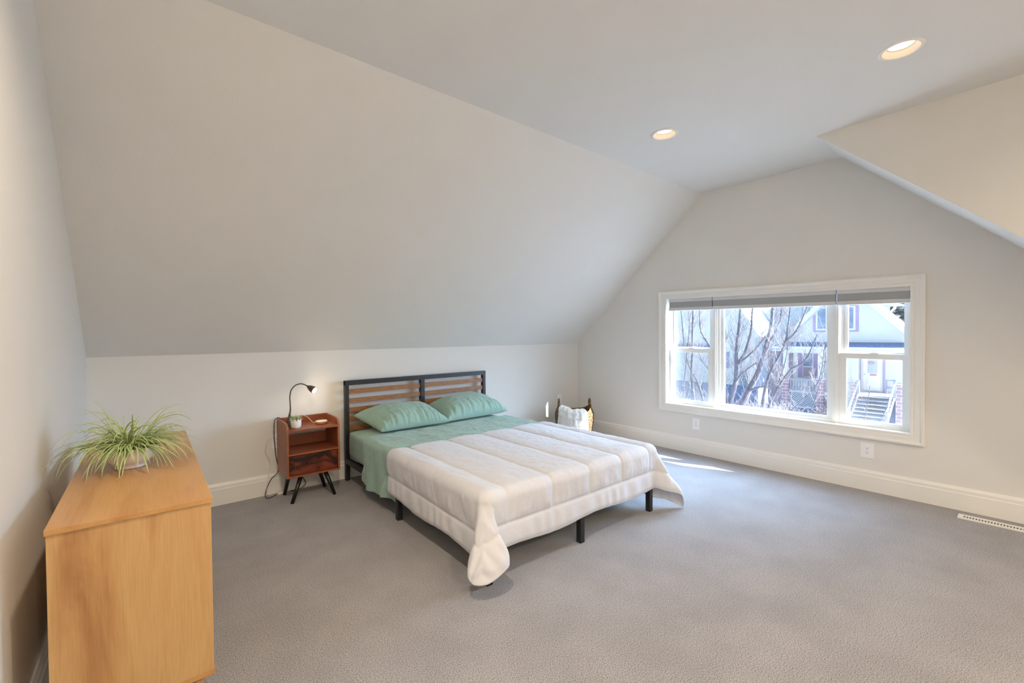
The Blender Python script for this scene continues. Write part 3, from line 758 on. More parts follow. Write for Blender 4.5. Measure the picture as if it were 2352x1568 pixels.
tube(bm, [h0, h0 + hd * 0.012, h0 + hd * 0.028, h0 + hd * 0.048, h0 + hd * 0.068, h0 + hd * 0.069, h0 + hd * 0.055], [0.006, 0.012, 0.021, 0.026, 0.029, 0.026, 0.022], 24, False); obj('shade', fix(bm), M_lampblk, lamp, True)
bm = bmesh.new(); tube(bm, [h0 + hd * 0.045, h0 + hd * 0.066, h0 + hd * 0.078, h0 + hd * 0.084], [0.020, 0.0255, 0.021, 0.008], 24); obj('bulb', bm, M_bulb, lamp, True)
l = bpy.data.lights.new('lamp_light', 'POINT'); l.energy = 0.9; l.color = (1, 0.78, 0.5); l.shadow_soft_size = 0.018
lo = bpy.data.objects.new('lamp_light', l); C.objects.link(lo); lo.parent = lamp; lo.matrix_parent_inverse = Matrix.Translation((-lx, -ly, -0.558)); lo.location = h0 + hd * 0.108
bm = bmesh.new()
cp = spline([(0.845, 3.895, 0.575), (0.812, 3.93, 0.616), (0.796, 3.94, 0.624), (0.775, 3.95, 0.60), (0.772, 3.955, 0.50), (0.775, 3.965, 0.44), (0.79, 3.982 + 0.012, 0.30), (0.80, 3.985 - 0.01, 0.185), (0.745, 3.975, 0.125), (0.706, 3.965, 0.04), (0.700, 3.93, 0.006), (0.722, 3.90, 0.0045), (0.79, 3.955, 0.0045), (0.86, 3.965, 0.0045), (0.93, 3.95, 0.006), (0.985, 3.955, 0.02), (1.003, 3.965, 0.05), (0.975, 3.975, 0.11), (0.95, 3.98, 0.15)], 6)
tube(bm, cp, 0.0032, 6); obj('power_cord', bm, M_cordb, lamp, True)

# succulent in a white pot
px, py = 0.887, 3.755
pot = empty('potted_succulent', (px, py, 0.558), 'little green succulent in a white cylindrical pot on the nightstand in front of the lamp', 'plant')
bm = bmesh.new(); lathe(bm, [(0.030, 0), (0.035, 0.004), (0.0385, 0.020), (0.039, 0.068), (0.0375, 0.070), (0.0355, 0.067), (0.035, 0.056)], px, py, 0.558, 40)
obj('pot', fix(bm), M_pot, pot, True)
bm = bmesh.new(); lathe(bm, [(0.035, 0.0), (0.001, 0.002)], px, py, 0.615, 24, False, False); obj('soil', bm, M_soil, pot)
bm = bmesh.new(); rr = random.Random(3)
for ring, (cnt, tilt, ln) in enumerate(((4, 12, 0.040), (7, 32, 0.042), (9, 55, 0.043), (9, 74, 0.036))):
    for k in range(cnt):
        az = 2 * PI * (k + 0.5 * (ring % 2)) / cnt + rr.uniform(-0.15, 0.15); tl = math.radians(tilt + rr.uniform(-6, 6))
        dr = Vector((math.cos(az) * math.sin(tl), math.sin(az) * math.sin(tl), math.cos(tl)))
        p0 = Vector((px, py, 0.616)) + Vector((math.cos(az), math.sin(az), 0)) * 0.005 * ring
        tube(bm, [p0, p0 + dr * ln * 0.35, p0 + dr * ln * 0.7 + Vector((0, 0, 0.002)), p0 + dr * ln + Vector((0, 0, 0.004))], [0.004, 0.0068, 0.0058, 0.0008], 8)
obj('rosette_leaves', bm, M_succ, pot, True)

# round charging pad
pad = empty('charging_pad', (1.092, 3.80, 0.558), 'round wooden charging pad with a white top and cable on the nightstand', 'charger')
bm = bmesh.new(); lathe(bm, [(0.042, 0), (0.047, 0.004), (0.050, 0.016), (0.049, 0.020), (0.044, 0.0205)], 1.092, 3.80, 0.558, 40); obj('wooden_body', bm, M_bam, pad, True)
bm = bmesh.new(); lathe(bm, [(0.046, 0.0195), (0.0455, 0.024), (0.042, 0.0255), (0.001, 0.0255)], 1.092, 3.80, 0.558, 40, True, False); obj('white_top', bm, M_plate, pad, True)
bm = bmesh.new(); tube(bm, spline([(1.050, 3.815, 0.570), (1.030, 3.83, 0.575), (1.012, 3.88, 0.605), (0.995, 3.95, 0.618), (0.975, 3.992, 0.617), (0.965, 3.996, 0.58), (0.955, 3.996, 0.50)], 6), 0.0022, 6); obj('cable', bm, M_cordw, pad, True)

# white cord down the wall with a plug end on the carpet
bm = bmesh.new()
wp = spline([(0.785, 3.994, 0.455), (0.743, 3.99, 0.452), (0.721, 3.985, 0.416), (0.714, 3.985, 0.347), (0.747, 3.985, 0.264), (0.739, 3.985, 0.19), (0.722, 3.975, 0.11), (0.712, 3.965, 0.04), (0.735, 3.95, 0.004), (0.80, 3.945, 0.004), (0.86, 3.955, 0.004), (0.95, 3.965, 0.004), (1.06, 3.965, 0.004), (1.14, 3.97, 0.006), (1.17, 3.98, 0.05), (1.18, 3.98, 0.15)], 6)
tube(bm, wp, 0.002, 6)
xc = obj('charging_cable', bm, M_cordw, None, True)
tag(xc, 'thin white cable running down the wall and along the carpet behind the nightstand', 'cord')
bm = bmesh.new(); bx(bm, 0.785, 0.830, 3.925, 3.950, 0.0, 0.022, 0.006); obj('connector', bm, M_cordw, xc, True)

# ------------------------------------------------------------------ DRESSER
DX0, DX1, DY0, DY1, DZ0, DZ1 = -0.228, 0.152, 1.757, 3.12, 0.160, 0.750
dr = empty('dresser', ((DX0 + DX1) / 2, (DY0 + DY1) / 2, 0), 'light oak dresser standing along the left wall in the foreground', 'dresser')
obj('top_panel', box(DX0 - 0.003, DX1 + 0.004, DY0 - 0.004, DY1 + 0.004, DZ1 - 0.017, DZ1, 0.0015), M_oak_h, dr)
obj('side_panel', box(DX0, DX1, DY0, DY0 + 0.016, DZ0 + 0.014, DZ1 - 0.0175, 0.0008), M_oak_v, dr)
obj('side_panel', box(DX0, DX1, DY1 - 0.016, DY1, DZ0 + 0.014, DZ1 - 0.0175, 0.0008), M_oak_v, dr)
obj('bottom_panel', box(DX0, DX1 + 0.004, DY0 - 0.002, DY1 + 0.002, DZ0, DZ0 + 0.0135, 0.001), M_oak_h, dr)
obj('back_panel', box(DX0 + 0.002, DX0 + 0.010, DY0 + 0.016, DY1 - 0.016, DZ0 + 0.0135, DZ1 - 0.0175), M_oak_v, dr)
W2 = (DY1 - DY0 - 0.036) / 2; H3 = (DZ1 - DZ0 - 0.035) / 3
for i in range(2):
    for j in range(3):
        y0 = DY0 + 0.017 + i * (W2 + 0.002); z0 = DZ0 + 0.015 + j * H3
        d = obj('drawer', box(DX0 + 0.02, DX1 - 0.003, y0, y0 + W2, z0 + 0.002, z0 + H3 - 0.002, 0.001), M_oak_v, dr)
        bm = bmesh.new(); tube(bm, [(DX1 - 0.004, y0 + W2 / 2, z0 + H3 / 2), (DX1 + 0.008, y0 + W2 / 2, z0 + H3 / 2), (DX1 + 0.012, y0 + W2 / 2, z0 + H3 / 2), (DX1 + 0.018, y0 + W2 / 2, z0 + H3 / 2)], [0.006, 0.006, 0.012, 0.010], 16)
        obj('knob', bm, M_plate, d, True)
for (x, y, fx, fy) in ((DX0 + 0.05, DY0 + 0.07, DX0 - 0.01, DY0 + 0.02), (DX1 - 0.05, DY0 + 0.07, DX1 - 0.02, DY0 + 0.03), (DX0 + 0.05, DY1 - 0.07, DX0 - 0.01, DY1 - 0.02), (DX1 - 0.05, DY1 - 0.07, DX1 - 0.02, DY1 - 0.03)):
    bm = bmesh.new(); tube(bm, [(x, y, DZ0), (fx, fy, 0.0)], [0.022, 0.014], 16); obj('leg', bm, M_oak_v, dr, True)

# spider plant
bx_, by_ = -0.063, 2.395
pl = empty('spider_plant', (bx_, by_, DZ1), 'variegated spider plant in a shallow white glazed bowl on top of the dresser', 'plant')
bm = bmesh.new(); lathe(bm, [(0.040, 0), (0.050, 0.001), (0.051, 0.006), (0.048, 0.010), (0.066, 0.022), (0.084, 0.044), (0.0925, 0.068), (0.0945, 0.083), (0.0925, 0.085), (0.089, 0.078), (0.084, 0.066)], bx_, by_, DZ1, 56)
obj('bowl', fix(bm), M_bowl, pl, True)
bm = bmesh.new(); lathe(bm, [(0.0875, 0.0), (0.05, 0.004), (0.001, 0.006)], bx_, by_, DZ1 + 0.070, 32, False, False); obj('soil', bm, M_soil, pl, True)
bm = bmesh.new(); uvl = bm.loops.layers.uv.new('uv'); rr = random.Random(21)
def leaf(p0, az, el, ln, droop, w, twist):
    n = 12; pos = Vector(p0); d = Vector((math.cos(az) * math.cos(el), math.sin(az) * math.cos(el), math.sin(el)))
    side = Vector((-math.sin(az), math.cos(az), 0)); prev = None; st = ln / n
    curl = rr.uniform(-0.35, 0.35)
    for i in range(n + 1):
        t_ = i / n; wd = w * (0.55 + 0.9 * t_ if t_ < 0.35 else 0.865 * (1 - (t_ - 0.35) / 0.65) ** 0.8 + 0.02)
        s2 = (side + Vector((0, 0, 1)) * twist * t_).normalized(); up = s2.cross(d).normalized()
        a, b, c = pos - s2 * wd + up * wd * 0.45, pos, pos + s2 * wd + up * wd * 0.45
        cur = [bm.verts.new(a), bm.verts.new(b), bm.verts.new(c)]
        if prev:
            for q in (0, 1):
                f = bm.faces.new((prev[q], prev[q + 1], cur[q + 1], cur[q]))
                uu = [(q * 0.5, t_ - 1 / n), (q * 0.5 + 0.5, t_ - 1 / n), (q * 0.5 + 0.5, t_), (q * 0.5, t_)]
                for lp, uv in zip(f.loops, uu): lp[uvl].uv = uv
        prev = cur
        g = droop * (0.5 + 1.3 * t_)
        d = (d + Vector((0, 0, -g / n * 3.0)) + side * curl * 0.16).normalized()
        side = (side - d * side.dot(d)).normalized()
        pos = pos + d * st
        # rest on the top and never pass the wall or the bowl
        hr = math.hypot(pos.x - bx_, pos.y - by_)
        if pos.z < DZ1 + 0.006 and DX0 - 0.004 < pos.x < DX1 + 0.004: pos.z = DZ1 + 0.006; d.z = max(d.z, 0)
        if hr < 0.101 and pos.z < DZ1 + 0.088: pos.z = DZ1 + 0.088 ; d.z = max(d.z, -0.2)
        if pos.x < XL + 0.012: pos.x = XL + 0.012; d.x = max(d.x, 0.0)
for k in range(270):
    r0 = rr.uniform(0, 0.055); a0 = rr.uniform(0, 2 * PI)
    az = a0 + rr.uniform(-0.7, 0.7)
    el = math.radians(rr.choice((rr.uniform(15, 45), rr.uniform(30, 80))))
    # longer toward the wall side and toward the window side, as in the photograph
    ln = rr.uniform(0.11, 0.225) * (1.0 + 0.25 * abs(math.cos(az)))
    leaf((bx_ + r0 * math.cos(a0), by_ + r0 * math.sin(a0), DZ1 + 0.074), az, el, ln, rr.uniform(0.36, 0.95), rr.uniform(0.0028, 0.0052), rr.uniform(-0.5, 0.5))
lo = obj('foliage', bm, M_leaf, pl, True)
sm_ = lo.modifiers.new('thick', 'SOLIDIFY'); sm_.thickness = 0.0006

# ------------------------------------------------------------------ BASKET
bc = Vector((3.93, 3.60, 0)); bz = math.atan2(-0.64, 0.77)      # handles along this axis
bk = empty('basket', bc, 'dark woven seagrass basket with two loop handles in the corner beyond the bed', 'basket')
def brad(z): return 0.175 + 0.055 * math.sin(min(1, z / 0.40) * PI * 0.62)
def rimz(phi): return 0.345 + 0.075 * abs(math.cos(phi)) ** 3
bm = bmesh.new(); K = 120; NZ = 44
rows = []
for i in range(NZ + 1):
    row = []
    for k in range(K):
        phi = 2 * PI * k / K; zt = rimz(phi); z = 0.004 + (zt - 0.004) * i / NZ
        w = 0.0045 * math.sin(phi * 30 + (PI if i % 2 else 0)) + 0.002 * math.sin(i * 2.1)
        r = brad(z) + w - 0.035 * max(0, (z - 0.33) / 0.1)
        row.append(bm.verts.new(bc + Vector((r * math.cos(phi + bz), r * math.sin(phi + bz), z))))
    rows.append(row)
for a, b in zip(rows, rows[1:]):
    for k in range(K): bm.faces.new((a[k], a[(k + 1) % K], b[(k + 1) % K], b[k]))
bm.faces.new(rows[0][::-1])
bo = obj('woven_body', bm, M_basket, bk, True)
sd = bo.modifiers.new('thick', 'SOLIDIFY'); sd.thickness = 0.010; sd.offset = -1
bm = bmesh.new()
rim = []
for k in range(K + 1):
    phi = 2 * PI * k / K; z = rimz(phi); r = brad(z) - 0.004 - 0.035 * max(0, (z - 0.33) / 0.1)
    rim.append(bc + Vector((r * math.cos(phi + bz), r * math.sin(phi + bz), z)))
tube(bm, rim, 0.009, 8, False); obj('rim', bm, M_basket, bk, True)
for s in (0, PI):
    pts = []
    for q in range(15):
        a = PI * q / 14; phi = s + 0.30 * math.cos(a)
        z = 0.405 + 0.092 * math.sin(a); r = brad(0.4) - 0.030 - 0.012 * math.sin(a)
        pts.append(bc + Vector((r * math.cos(phi + bz), r * math.sin(phi + bz), z)))
    bm = bmesh.new(); tube(bm, spline(pts, 2), 0.010, 10); obj('handle', bm, M_basket, bk, True)

# throw blanket hanging from the basket
bm = bmesh.new()
view = math.atan2(-0.77, -0.64)       # toward the room, across the handles
nA, nB = 60, 70
Pn = np.zeros((nA, nB, 3))
for i in range(nA):
    for j in range(nB):
        a = (i / (nA - 1) - 0.5); t_ = j / (nB - 1)
        phi = view - 0.22 + a * (1.25 + 0.40 * t_)
        # from inside the basket, up over the rim, down the outside
        s = t_ * 0.52
        rz_ = rimz(phi - bz) + 0.020
        if s < 0.14: r = 0.085 + s * 0.95; z = rz_ - 0.015 + 0.06 * math.sin(s / 0.14 * PI * 0.5) + 0.02 * math.sin(phi * 6) * (1 - s / 0.14)
        else:
            q = min(1, (s - 0.14) / 0.05); r = 0.218 + 0.032 * math.sin(q * PI / 2); z = rz_ + 0.045 - (s - 0.14) * (0.6 + 0.4 * q) - 0.0
        r += 0.010 * fbm(phi * 5, s * 9, 2.0) + 0.007 * math.sin(phi * 21 + s * 4) * t_
        z += 0.012 * fbm(phi * 4, 1, s * 3) - 0.05 * max(0, a) * 0.4
        Pn[i, j] = (bc.x + r * math.cos(phi), bc.y + r * math.sin(phi), max(z, 0.02))
grid_mesh(bm, Pn); fix(bm)
th = obj('throw_blanket', bm, M_throw, None, True)
tag(th, 'white fringed throw blanket spilling over the front of the basket, in the sun', 'blanket')
sd = th.modifiers.new('thick', 'SOLIDIFY'); sd.thickness = 0.006; sd.offset = 1; 
rr = random.Random(5)
for jj in (22, 31, 42, 54, 69):
    bm = bmesh.new()
    for i in range(0, nA, 1):
        p = Vector(Pn[i, jj]); out = (p - bc); out.z = 0; out.normalize()
        p = p + out * 0.006
        ln = rr.uniform(0.014, 0.026) * (1.6 if jj == 69 else 1)
        sd_ = Vector((-out.y, out.x, 0)) * rr.uniform(-0.008, 0.008)
        tube(bm, [p, p + out * 0.006 + sd_ - Vector((0, 0, ln * 0.5)), p + out * 0.004 + sd_ * 2 - Vector((0, 0, ln))], [0.003, 0.0026, 0.0012], 5)
    obj('fringe', bm, M_throw, th, True)

# the window opening is a touch out of level: its head rises towards the bed wall
for o_ in list(bpy.data.objects):
    top = o_
    while top.parent: top = top.parent
    if o_.type == 'MESH' and (top.name.startswith('window_1') or top.name.startswith('window_shade')):
        for v in o_.data.vertices:
            v.co.z += (v.co.y - 1.67) * 0.017 * min(1.0, max(0.0, (v.co.z - 0.45) / 1.2))
o_ = bpy.data.objects['wall_right']
for v in o_.data.vertices:
    if abs(v.co.z - WZ1) < 1e-4: v.co.z += (v.co.y - 1.67) * 0.017

# ------------------------------------------------------------------ OUTDOORS
GZ = -4.0
bm = bmesh.new(); poly(bm, [(6, -60, GZ), (110, -60, GZ), (110, 110, GZ), (6, 110, GZ)])
tag(obj('snowy_yard', bm, M_snow), 'snow-patched ground of the yards and street outside the window', 'ground', kind='structure')

def siding(bm, X, z0, z1, yl, yr, pitch=0.17):
    """lap siding facing -X; yl(z) > yr(z) are its left/right limits"""
    n = max(1, int(round((z1 - z0) / pitch)))
    for i in range(n):
        a = z0 + (z1 - z0) * i / n; b = z0 + (z1 - z0) * (i + 1) / n
        la, lb, ra, rb = yl(a), yl(b), yr(a), yr(b)
        if la - ra < 0.02 and lb - rb < 0.02: continue
        poly(bm, [(X - 0.045, la, a), (X - 0.045, ra, a), (X, rb, b), (X, lb, b)])
        poly(bm, [(X, la, a), (X - 0.045, la, a), (X - 0.045, ra, a), (X, ra, a)])
def ocx(bm, X, y0, y1, z0, z1, d=0.06, back=0.0):
    bx(bm, X - d, X + back, y0, y1, z0, z1)

# main house across the street
hX = 32.0
H = empty('porch_house', (hX, 8.0, GZ), 'white gabled house with a covered porch and brick piers across the street', 'house')
YA = 7.62; ZA = 4.28; HW = 2.75
sl = 1.07
bm = bmesh.new()
siding(bm, hX, 0.62, 4.0, lambda z: min(10.95, YA + max(0, (ZA - 0.30 - z)) / sl * 1.0), lambda z: max(4.75, YA - max(0, (ZA - 0.30 - z)) / sl))
obj('gable_wall', bm, M_siding, H)
def rake(s, off0, off1, x0, x1, m, name):
    bm = bmesh.new(); e = HW + 0.45
    A = (YA, ZA); B = (YA + s * e, ZA - e * sl)
    vs = []
    for x in (x0, x1):
        for (y, z) in ((A[0], A[1] + off0), (B[0], B[1] + off0), (B[0], B[1] + off1), (A[0], A[1] + off1)): vs.append(bm.verts.new((x, y, z)))
    for f in ((0, 1, 2, 3), (4, 7, 6, 5), (0, 4, 5, 1), (3, 2, 6, 7), (0, 3, 7, 4), (1, 5, 6, 2)): bm.faces.new([vs[i] for i in f])
    return obj(name, fix(bm), m, H)
for s in (-1, 1):
    rake(s, 0.02, 0.14, hX - 0.45, hX + 1.0, M_otrim, 'roof_slope')
    rake(s, -0.26, 0.10, hX - 0.50, hX - 0.45, M_otrim, 'rake_board')
    rake(s, -0.30, -0.26 + 0.27, hX - 0.44, hX + 0.1, M_siding2, 'soffit')
# gable window pair with mauve trim
for (y0, y1, z0, z1) in ((6.98, 7.62, 1.25, 2.93), (8.60, 9.25, 1.25, 2.93)):
    bm = bmesh.new(); ocx(bm, hX, y0, y1, z0, z1, 0.07); f = obj('window_surround', bm, M_mauve, H)
    bm = bmesh.new(); ocx(bm, hX, y0 + 0.14, y1, z0 + 0.10, z1 - 0.16, 0.09) if y0 < 8 else ocx(bm, hX, y0, y1 - 0.14, z0 + 0.10, z1 - 0.16, 0.09)
    obj('window_frame', bm, M_otrim, f)
    bm = bmesh.new(); ocx(bm, hX, y0 + 0.24, y1, z0 + 0.2, z1 - 0.24, 0.10) if y0 < 8 else ocx(bm, hX, y0, y1 - 0.24, z0 + 0.2, z1 - 0.24, 0.10)
    obj('pane', bm, M_owin, f)
bm = bmesh.new(); ocx(bm, hX, 7.62, 8.60, 1.25, 2.93, 0.08); f = obj('window_frame', bm, M_otrim, H)
bm = bmesh.new(); ocx(bm, hX, 7.70, 8.52, 1.40, 2.80, 0.10); obj('pane', bm, M_owin, f)
# porch roof, gutter, beam
bm = bmesh.new(); poly(bm, [(hX + 0.02, 4.95, 0.66), (hX + 0.02, 11.05, 0.66), (hX - 0.75, 11.3, 0.34), (hX - 0.75, 4.8, 0.34)])
poly(bm, [(hX + 2.0, 4.95, 0.30), (hX + 2.0, 11.05, 0.30), (hX - 0.75, 11.3, 0.30), (hX - 0.75, 4.8, 0.30)])
obj('porch_roof', bm, M_roofd, H)
obj('gutter', box(hX - 0.86, hX - 0.74, 4.8, 11.3, 0.24, 0.36, 0.01), M_otrim, H)
obj('porch_beam', box(hX - 0.30, hX + 0.05, 4.95, 11.0, -0.06, 0.22, 0.01), M_otrim, H)
obj('porch_ceiling', box(hX, hX + 2.0, 4.95, 11.0, -0.02, 0.05), M_otrim, H)
for y in (10.78, 8.85, 7.14, 5.10):
    obj('column', box(hX - 0.16, hX + 0.10, y - 0.125, y + 0.125, -1.62, -0.05, 0.01), M_otrim, H)
    obj('column_base', box(hX - 0.22, hX + 0.16, y - 0.19, y + 0.19, -1.70, -1.62, 0.01), M_otrim, H)
    if y != 8.85 or True:
        obj('brick_pier', box(hX - 0.22, hX + 0.18, y - 0.19, y + 0.19, GZ, -1.70), M_brick, H)
# porch back wall with door and window
bm = bmesh.new(); siding(bm, hX + 2.0, -2.45, -0.02, lambda z: 11.0, lambda z: 5.0, 0.15); obj('porch_wall', bm, M_siding, H)
pX = hX + 2.0
bm = bmesh.new(); ocx(bm, pX, 6.25, 7.28, -2.36, -0.25, 0.08); d = obj('front_door', bm, M_otrim, H)
bm = bmesh.new(); ocx(bm, pX, 6.35, 7.16, -2.33, -0.33, 0.10); obj('door_leaf', bm, M_plate, d)
bm = bmesh.new(); ocx(bm, pX, 6.48, 6.96, -1.27, -0.45, 0.11); obj('door_glass', bm, M_siding2, d)
bm = bmesh.new(); ocx(bm, pX, 6.52, 6.84, -1.44, -1.31, 0.12); obj('door_sign', bm, M_red, d)
bm = bmesh.new(); bmesh.ops.create_icosphere(bm, subdivisions=2, radius=0.13, matrix=Matrix.Translation((pX - 0.13, 6.76, -0.66)) @ Matrix.Diagonal((0.3, 1.3, 0.8, 1))); obj('door_ornament', bm, M_red, d, True)
bm = bmesh.new(); bmesh.ops.create_icosphere(bm, subdivisions=2, radius=0.035, matrix=Matrix.Translation((pX - 0.13, 7.10, -1.35))); obj('door_knob', bm, M_owin, d, True)
bm = bmesh.new(); ocx(bm, pX, 6.13, 6.20, -2.40, -0.1, 0.08); ocx(bm, pX, 7.30, 7.33, -2.40, -0.1, 0.08); obj('door_side_trim', bm, M_mauve, H)
bm = bmesh.new(); ocx(bm, pX, 9.55, 10.72, -1.80, -0.08, 0.05); f = obj('window_surround', bm, M_mauve, H)
bm = bmesh.new(); ocx(bm, pX, 9.82, 10.43, -1.74, -0.12, 0.08); obj('window_frame', bm, M_otrim, f)
bm = bmesh.new(); ocx(bm, pX, 9.86, 10.39, -1.02, -0.16, 0.10); obj('pane', bm, M_owin, f)
bm = bmesh.new(); ocx(bm, pX, 9.86, 10.39, -1.70, -1.08, 0.10); obj('pane', bm, M_brown, f)
# porch floor, rail, lattice
obj('porch_floor', box(hX - 0.1, pX, 5.0, 11.0, -2.52, -2.42), M_deck, H)
bm = bmesh.new()
for (a, b) in ((7.33, 8.66), (9.04, 10.59)):
    bx(bm, hX - 0.05, hX + 0.05, a, b, -1.80, -1.72); bx(bm, hX - 0.04, hX + 0.04, a, b, -2.42, -2.34)
    n = int((b - a) / 0.145)
    for i in range(n):
        y = a + (i + 0.5) * (b - a) / n; bx(bm, hX - 0.02, hX + 0.02, y - 0.035, y + 0.035, -2.34, -1.80)
obj('railing', bm, M_deck, H)
bm = bmesh.new()
for (a, b) in ((7.35, 8.66), (9.04, 10.59)):
    z0, z1 = -3.5, -2.55
    n = int((b - a + z1 - z0) / 0.14)
    for sgn in (-1, 1):
        for i in range(n):
            t0 = a - (z1 - z0) + i * 0.14 if sgn > 0 else a + i * 0.14
            # strip from (t0,z0) going up with slope sgn, clipped to [a,b]
            y0, y1 = t0, t0 + sgn * (z1 - z0); za, zb = z0, z1
            def clip(y0, za, y1, zb):
                if y1 == y0: return None
                pts = []
                lo, hi = 0.0, 1.0
                for lim, sg in ((a, 1), (b, -1)):
                    f0 = (y0 - lim) * sg; f1 = (y1 - lim) * sg
                    if f0 < 0 and f1 < 0: return None
                    if f0 < 0: lo = max(lo, f0 / (f0 - f1))
                    if f1 < 0: hi = min(hi, f0 / (f0 - f1))
                if lo >= hi: return None
                return (y0 + (y1 - y0) * lo, za + (zb - za) * lo, y0 + (y1 - y0) * hi, za + (zb - za) * hi)
            c = clip(y0, za, y1, zb)
            if c:
                w = 0.022; dx = 0.01 * sgn
                poly(bm, [(hX - 0.06 + dx, c[0] - w, c[1]), (hX - 0.06 + dx, c[0] + w, c[1]), (hX - 0.06 + dx, c[2] + w, c[3]), (hX - 0.06 + dx, c[2] - w, c[3])])
    bx(bm, hX - 0.09, hX - 0.04, a, b, z1 - 0.03, z1 + 0.04); bx(bm, hX - 0.09, hX - 0.04, a, b, z0 - 0.04, z0 + 0.03)
obj('lattice', bm, M_otrim, H)
obj('foundation', box(hX + 0.1, hX + 0.3, 5.0, 11.0, GZ, -2.5), M_roofd, H)
# steps
bm = bmesh.new()
for i in range(8):
    x1 = hX - 0.05 - i * 0.28; z1 = -2.46 - i * 0.185
    bx(bm, x1 - 0.28, x1, 5.36, 6.90, z1 - 0.185, z1 - 0.13 + 0.0); bx(bm, x1 - 0.31, x1, 5.36, 6.90, z1 - 0.04, z1)
    bx(bm, x1 - 0.02, x1, 5.36, 6.90, z1 - 0.185, z1)
obj('steps', bm, M_deck, H)
for y in (5.32, 6.94):
    bm = bmesh.new(); bx(bm, hX - 0.30, hX - 0.18, y - 0.06, y + 0.06, -2.6, -1.55); bx(bm, hX - 2.2, hX - 2.08, y - 0.06, y + 0.06, GZ, -2.95)
    tube(bm, [(hX - 0.24, y, -1.62), (hX - 2.14, y, -3.0)], 0.05, 6); tube(bm, [(hX - 0.24, y, -2.35), (hX - 2.14, y, -3.7)], 0.05, 6)
    obj('stair_rail', bm, M_deck, H)
# rear wing with gutter and downspout on the right
bm = bmesh.new(); siding(bm, hX + 3, -2, 3.05, lambda z: 11.2, lambda z: 6.1, 0.2); obj('rear_wing_wall', bm, M_siding2, H)
bm = bmesh.new(); siding(bm, hX + 0.3, 0.5, 3.1, lambda z: 11.6, lambda z: 9.0, 0.2); obj('left_wing_wall', bm, M_siding2, H)
obj('left_wing_eave', box(hX - 0.3, hX + 2.0, 8.9, 12.0, 3.08, 3.26, 0.01), M_otrim, H)
bm = bmesh.new(); e0 = [(hX + 2.3, 5.6, 2.95), (hX + 2.3, 11.5, 2.95 + 0.0), (hX + 6, 11.5, 5.2), (hX + 6, 5.6, 5.2)]
poly(bm, e0); poly(bm, [(hX + 2.3, 5.6, 2.90), (hX + 2.3, 11.5, 2.90), (hX + 6, 11.5, 2.90), (hX + 6, 5.6, 2.90)]); obj('rear_wing_roof', bm, M_otrim, H)
obj('rear_gutter', box(hX + 2.15, hX + 2.32, 5.6, 11.6, 2.84, 2.99, 0.02), M_otrim, H)
bm = bmesh.new(); tube(bm, spline([(hX + 2.25, 5.75, 2.86), (hX + 2.3, 5.78, 2.62), (hX + 2.7, 6.05, 2.40), (hX + 2.95, 6.12, 2.2), (hX + 2.95, 6.12, 1.0)], 4), 0.07, 8); obj('downspout', bm, M_otrim, H, True)
# porch clutter: chair, box
c1 = tag(obj('patio_chair', fix(tube(tube(tube(tube(bmesh.new(), [(33.2, 5.95, -2.42), (33.1, 5.9, -2.0), (33.3, 5.95, -1.55)], 0.03, 6), [(33.2, 5.55, -2.42), (33.1, 5.6, -2.0), (33.3, 5.55, -1.55)], 0.03, 6), [(33.1, 5.9, -2.0), (33.1, 5.6, -2.0)], 0.06, 6), [(33.3, 5.95, -1.6), (33.3, 5.55, -1.6)], 0.05, 6)), M_owin), 'dark outdoor chair on the porch to the right of the door', 'chair')

# neighbour house left of it
NHX = 33.0
N2 = empty('narrow_house', (NHX, 15, GZ), 'narrow white house with steep gable behind the tree, left of the porch house', 'house')
bm = bmesh.new(); siding(bm, NHX, -2.55, 4.6, lambda z: 19.5 if z < 1.0 else max(13.0, 19.5 - (z - 1.0) * 1.0), lambda z: 13.0 if z < 1.1 else min(19.5, 13.0 + (z - 1.1) * 0.62), 0.2)
obj('gable_wall', bm, M_siding, N2)
bm = bmesh.new()
vs = []
for x in (NHX - 0.4, NHX + 6):
    for (y, z) in ((12.6, 0.95), (15.4, 5.2), (15.4, 5.0), (12.7, 0.85)): vs.append(bm.verts.new((x, y, z)))
for f in ((0, 1, 2, 3), (4, 7, 6, 5), (0, 4, 5, 1), (3, 2, 6, 7)): bm.faces.new([vs[i] for i in f])
obj('roof_slope', fix(bm), M_otrim, N2)
bm = bmesh.new(); poly(bm, [(NHX - 0.45, 12.6, 0.62), (NHX - 0.45, 12.6, 0.95), (NHX - 0.45, 15.5, 5.3), (NHX - 0.45, 15.5, 4.8)]); rb = obj('rake_board', bm, M_otrim, N2)
sd = rb.modifiers.new('thick', 'SOLIDIFY'); sd.thickness = 0.05
for (y0, y1, z0, z1) in ((14.28, 14.52, -1.0, -0.2), (13.98, 14.12, -1.3, -0.6), (14.85, 15.05, -1.35, -0.15)):
    bm = bmesh.new(); ocx(bm, NHX, y0, y1, z0, z1, 0.06); obj('window', bm, M_owin, N2)
bm = bmesh.new()
for k in range(5): ocx(bm, NHX - 0.1, 13.52 + k * 0.13, 13.545 + k * 0.13, -2.5, -1.52, 0.03)
for k in range(6): ocx(bm, NHX - 0.1, 13.52, 14.07, -1.55 - k * 0.19, -1.525 - k * 0.19, 0.03)
obj('trellis', bm, M_roofd, N2)
obj('foundation', box(NHX - 0.02, NHX + 0.3, 13.0, 19.5, GZ, -2.55), M_roofd, N2)
bm = bmesh.new(); siding(bm, NHX + 3.2, -3, 2.95, lambda z: 15.5, lambda z: 13.1, 0.25); obj('rear_wall', bm, M_siding2, N2)

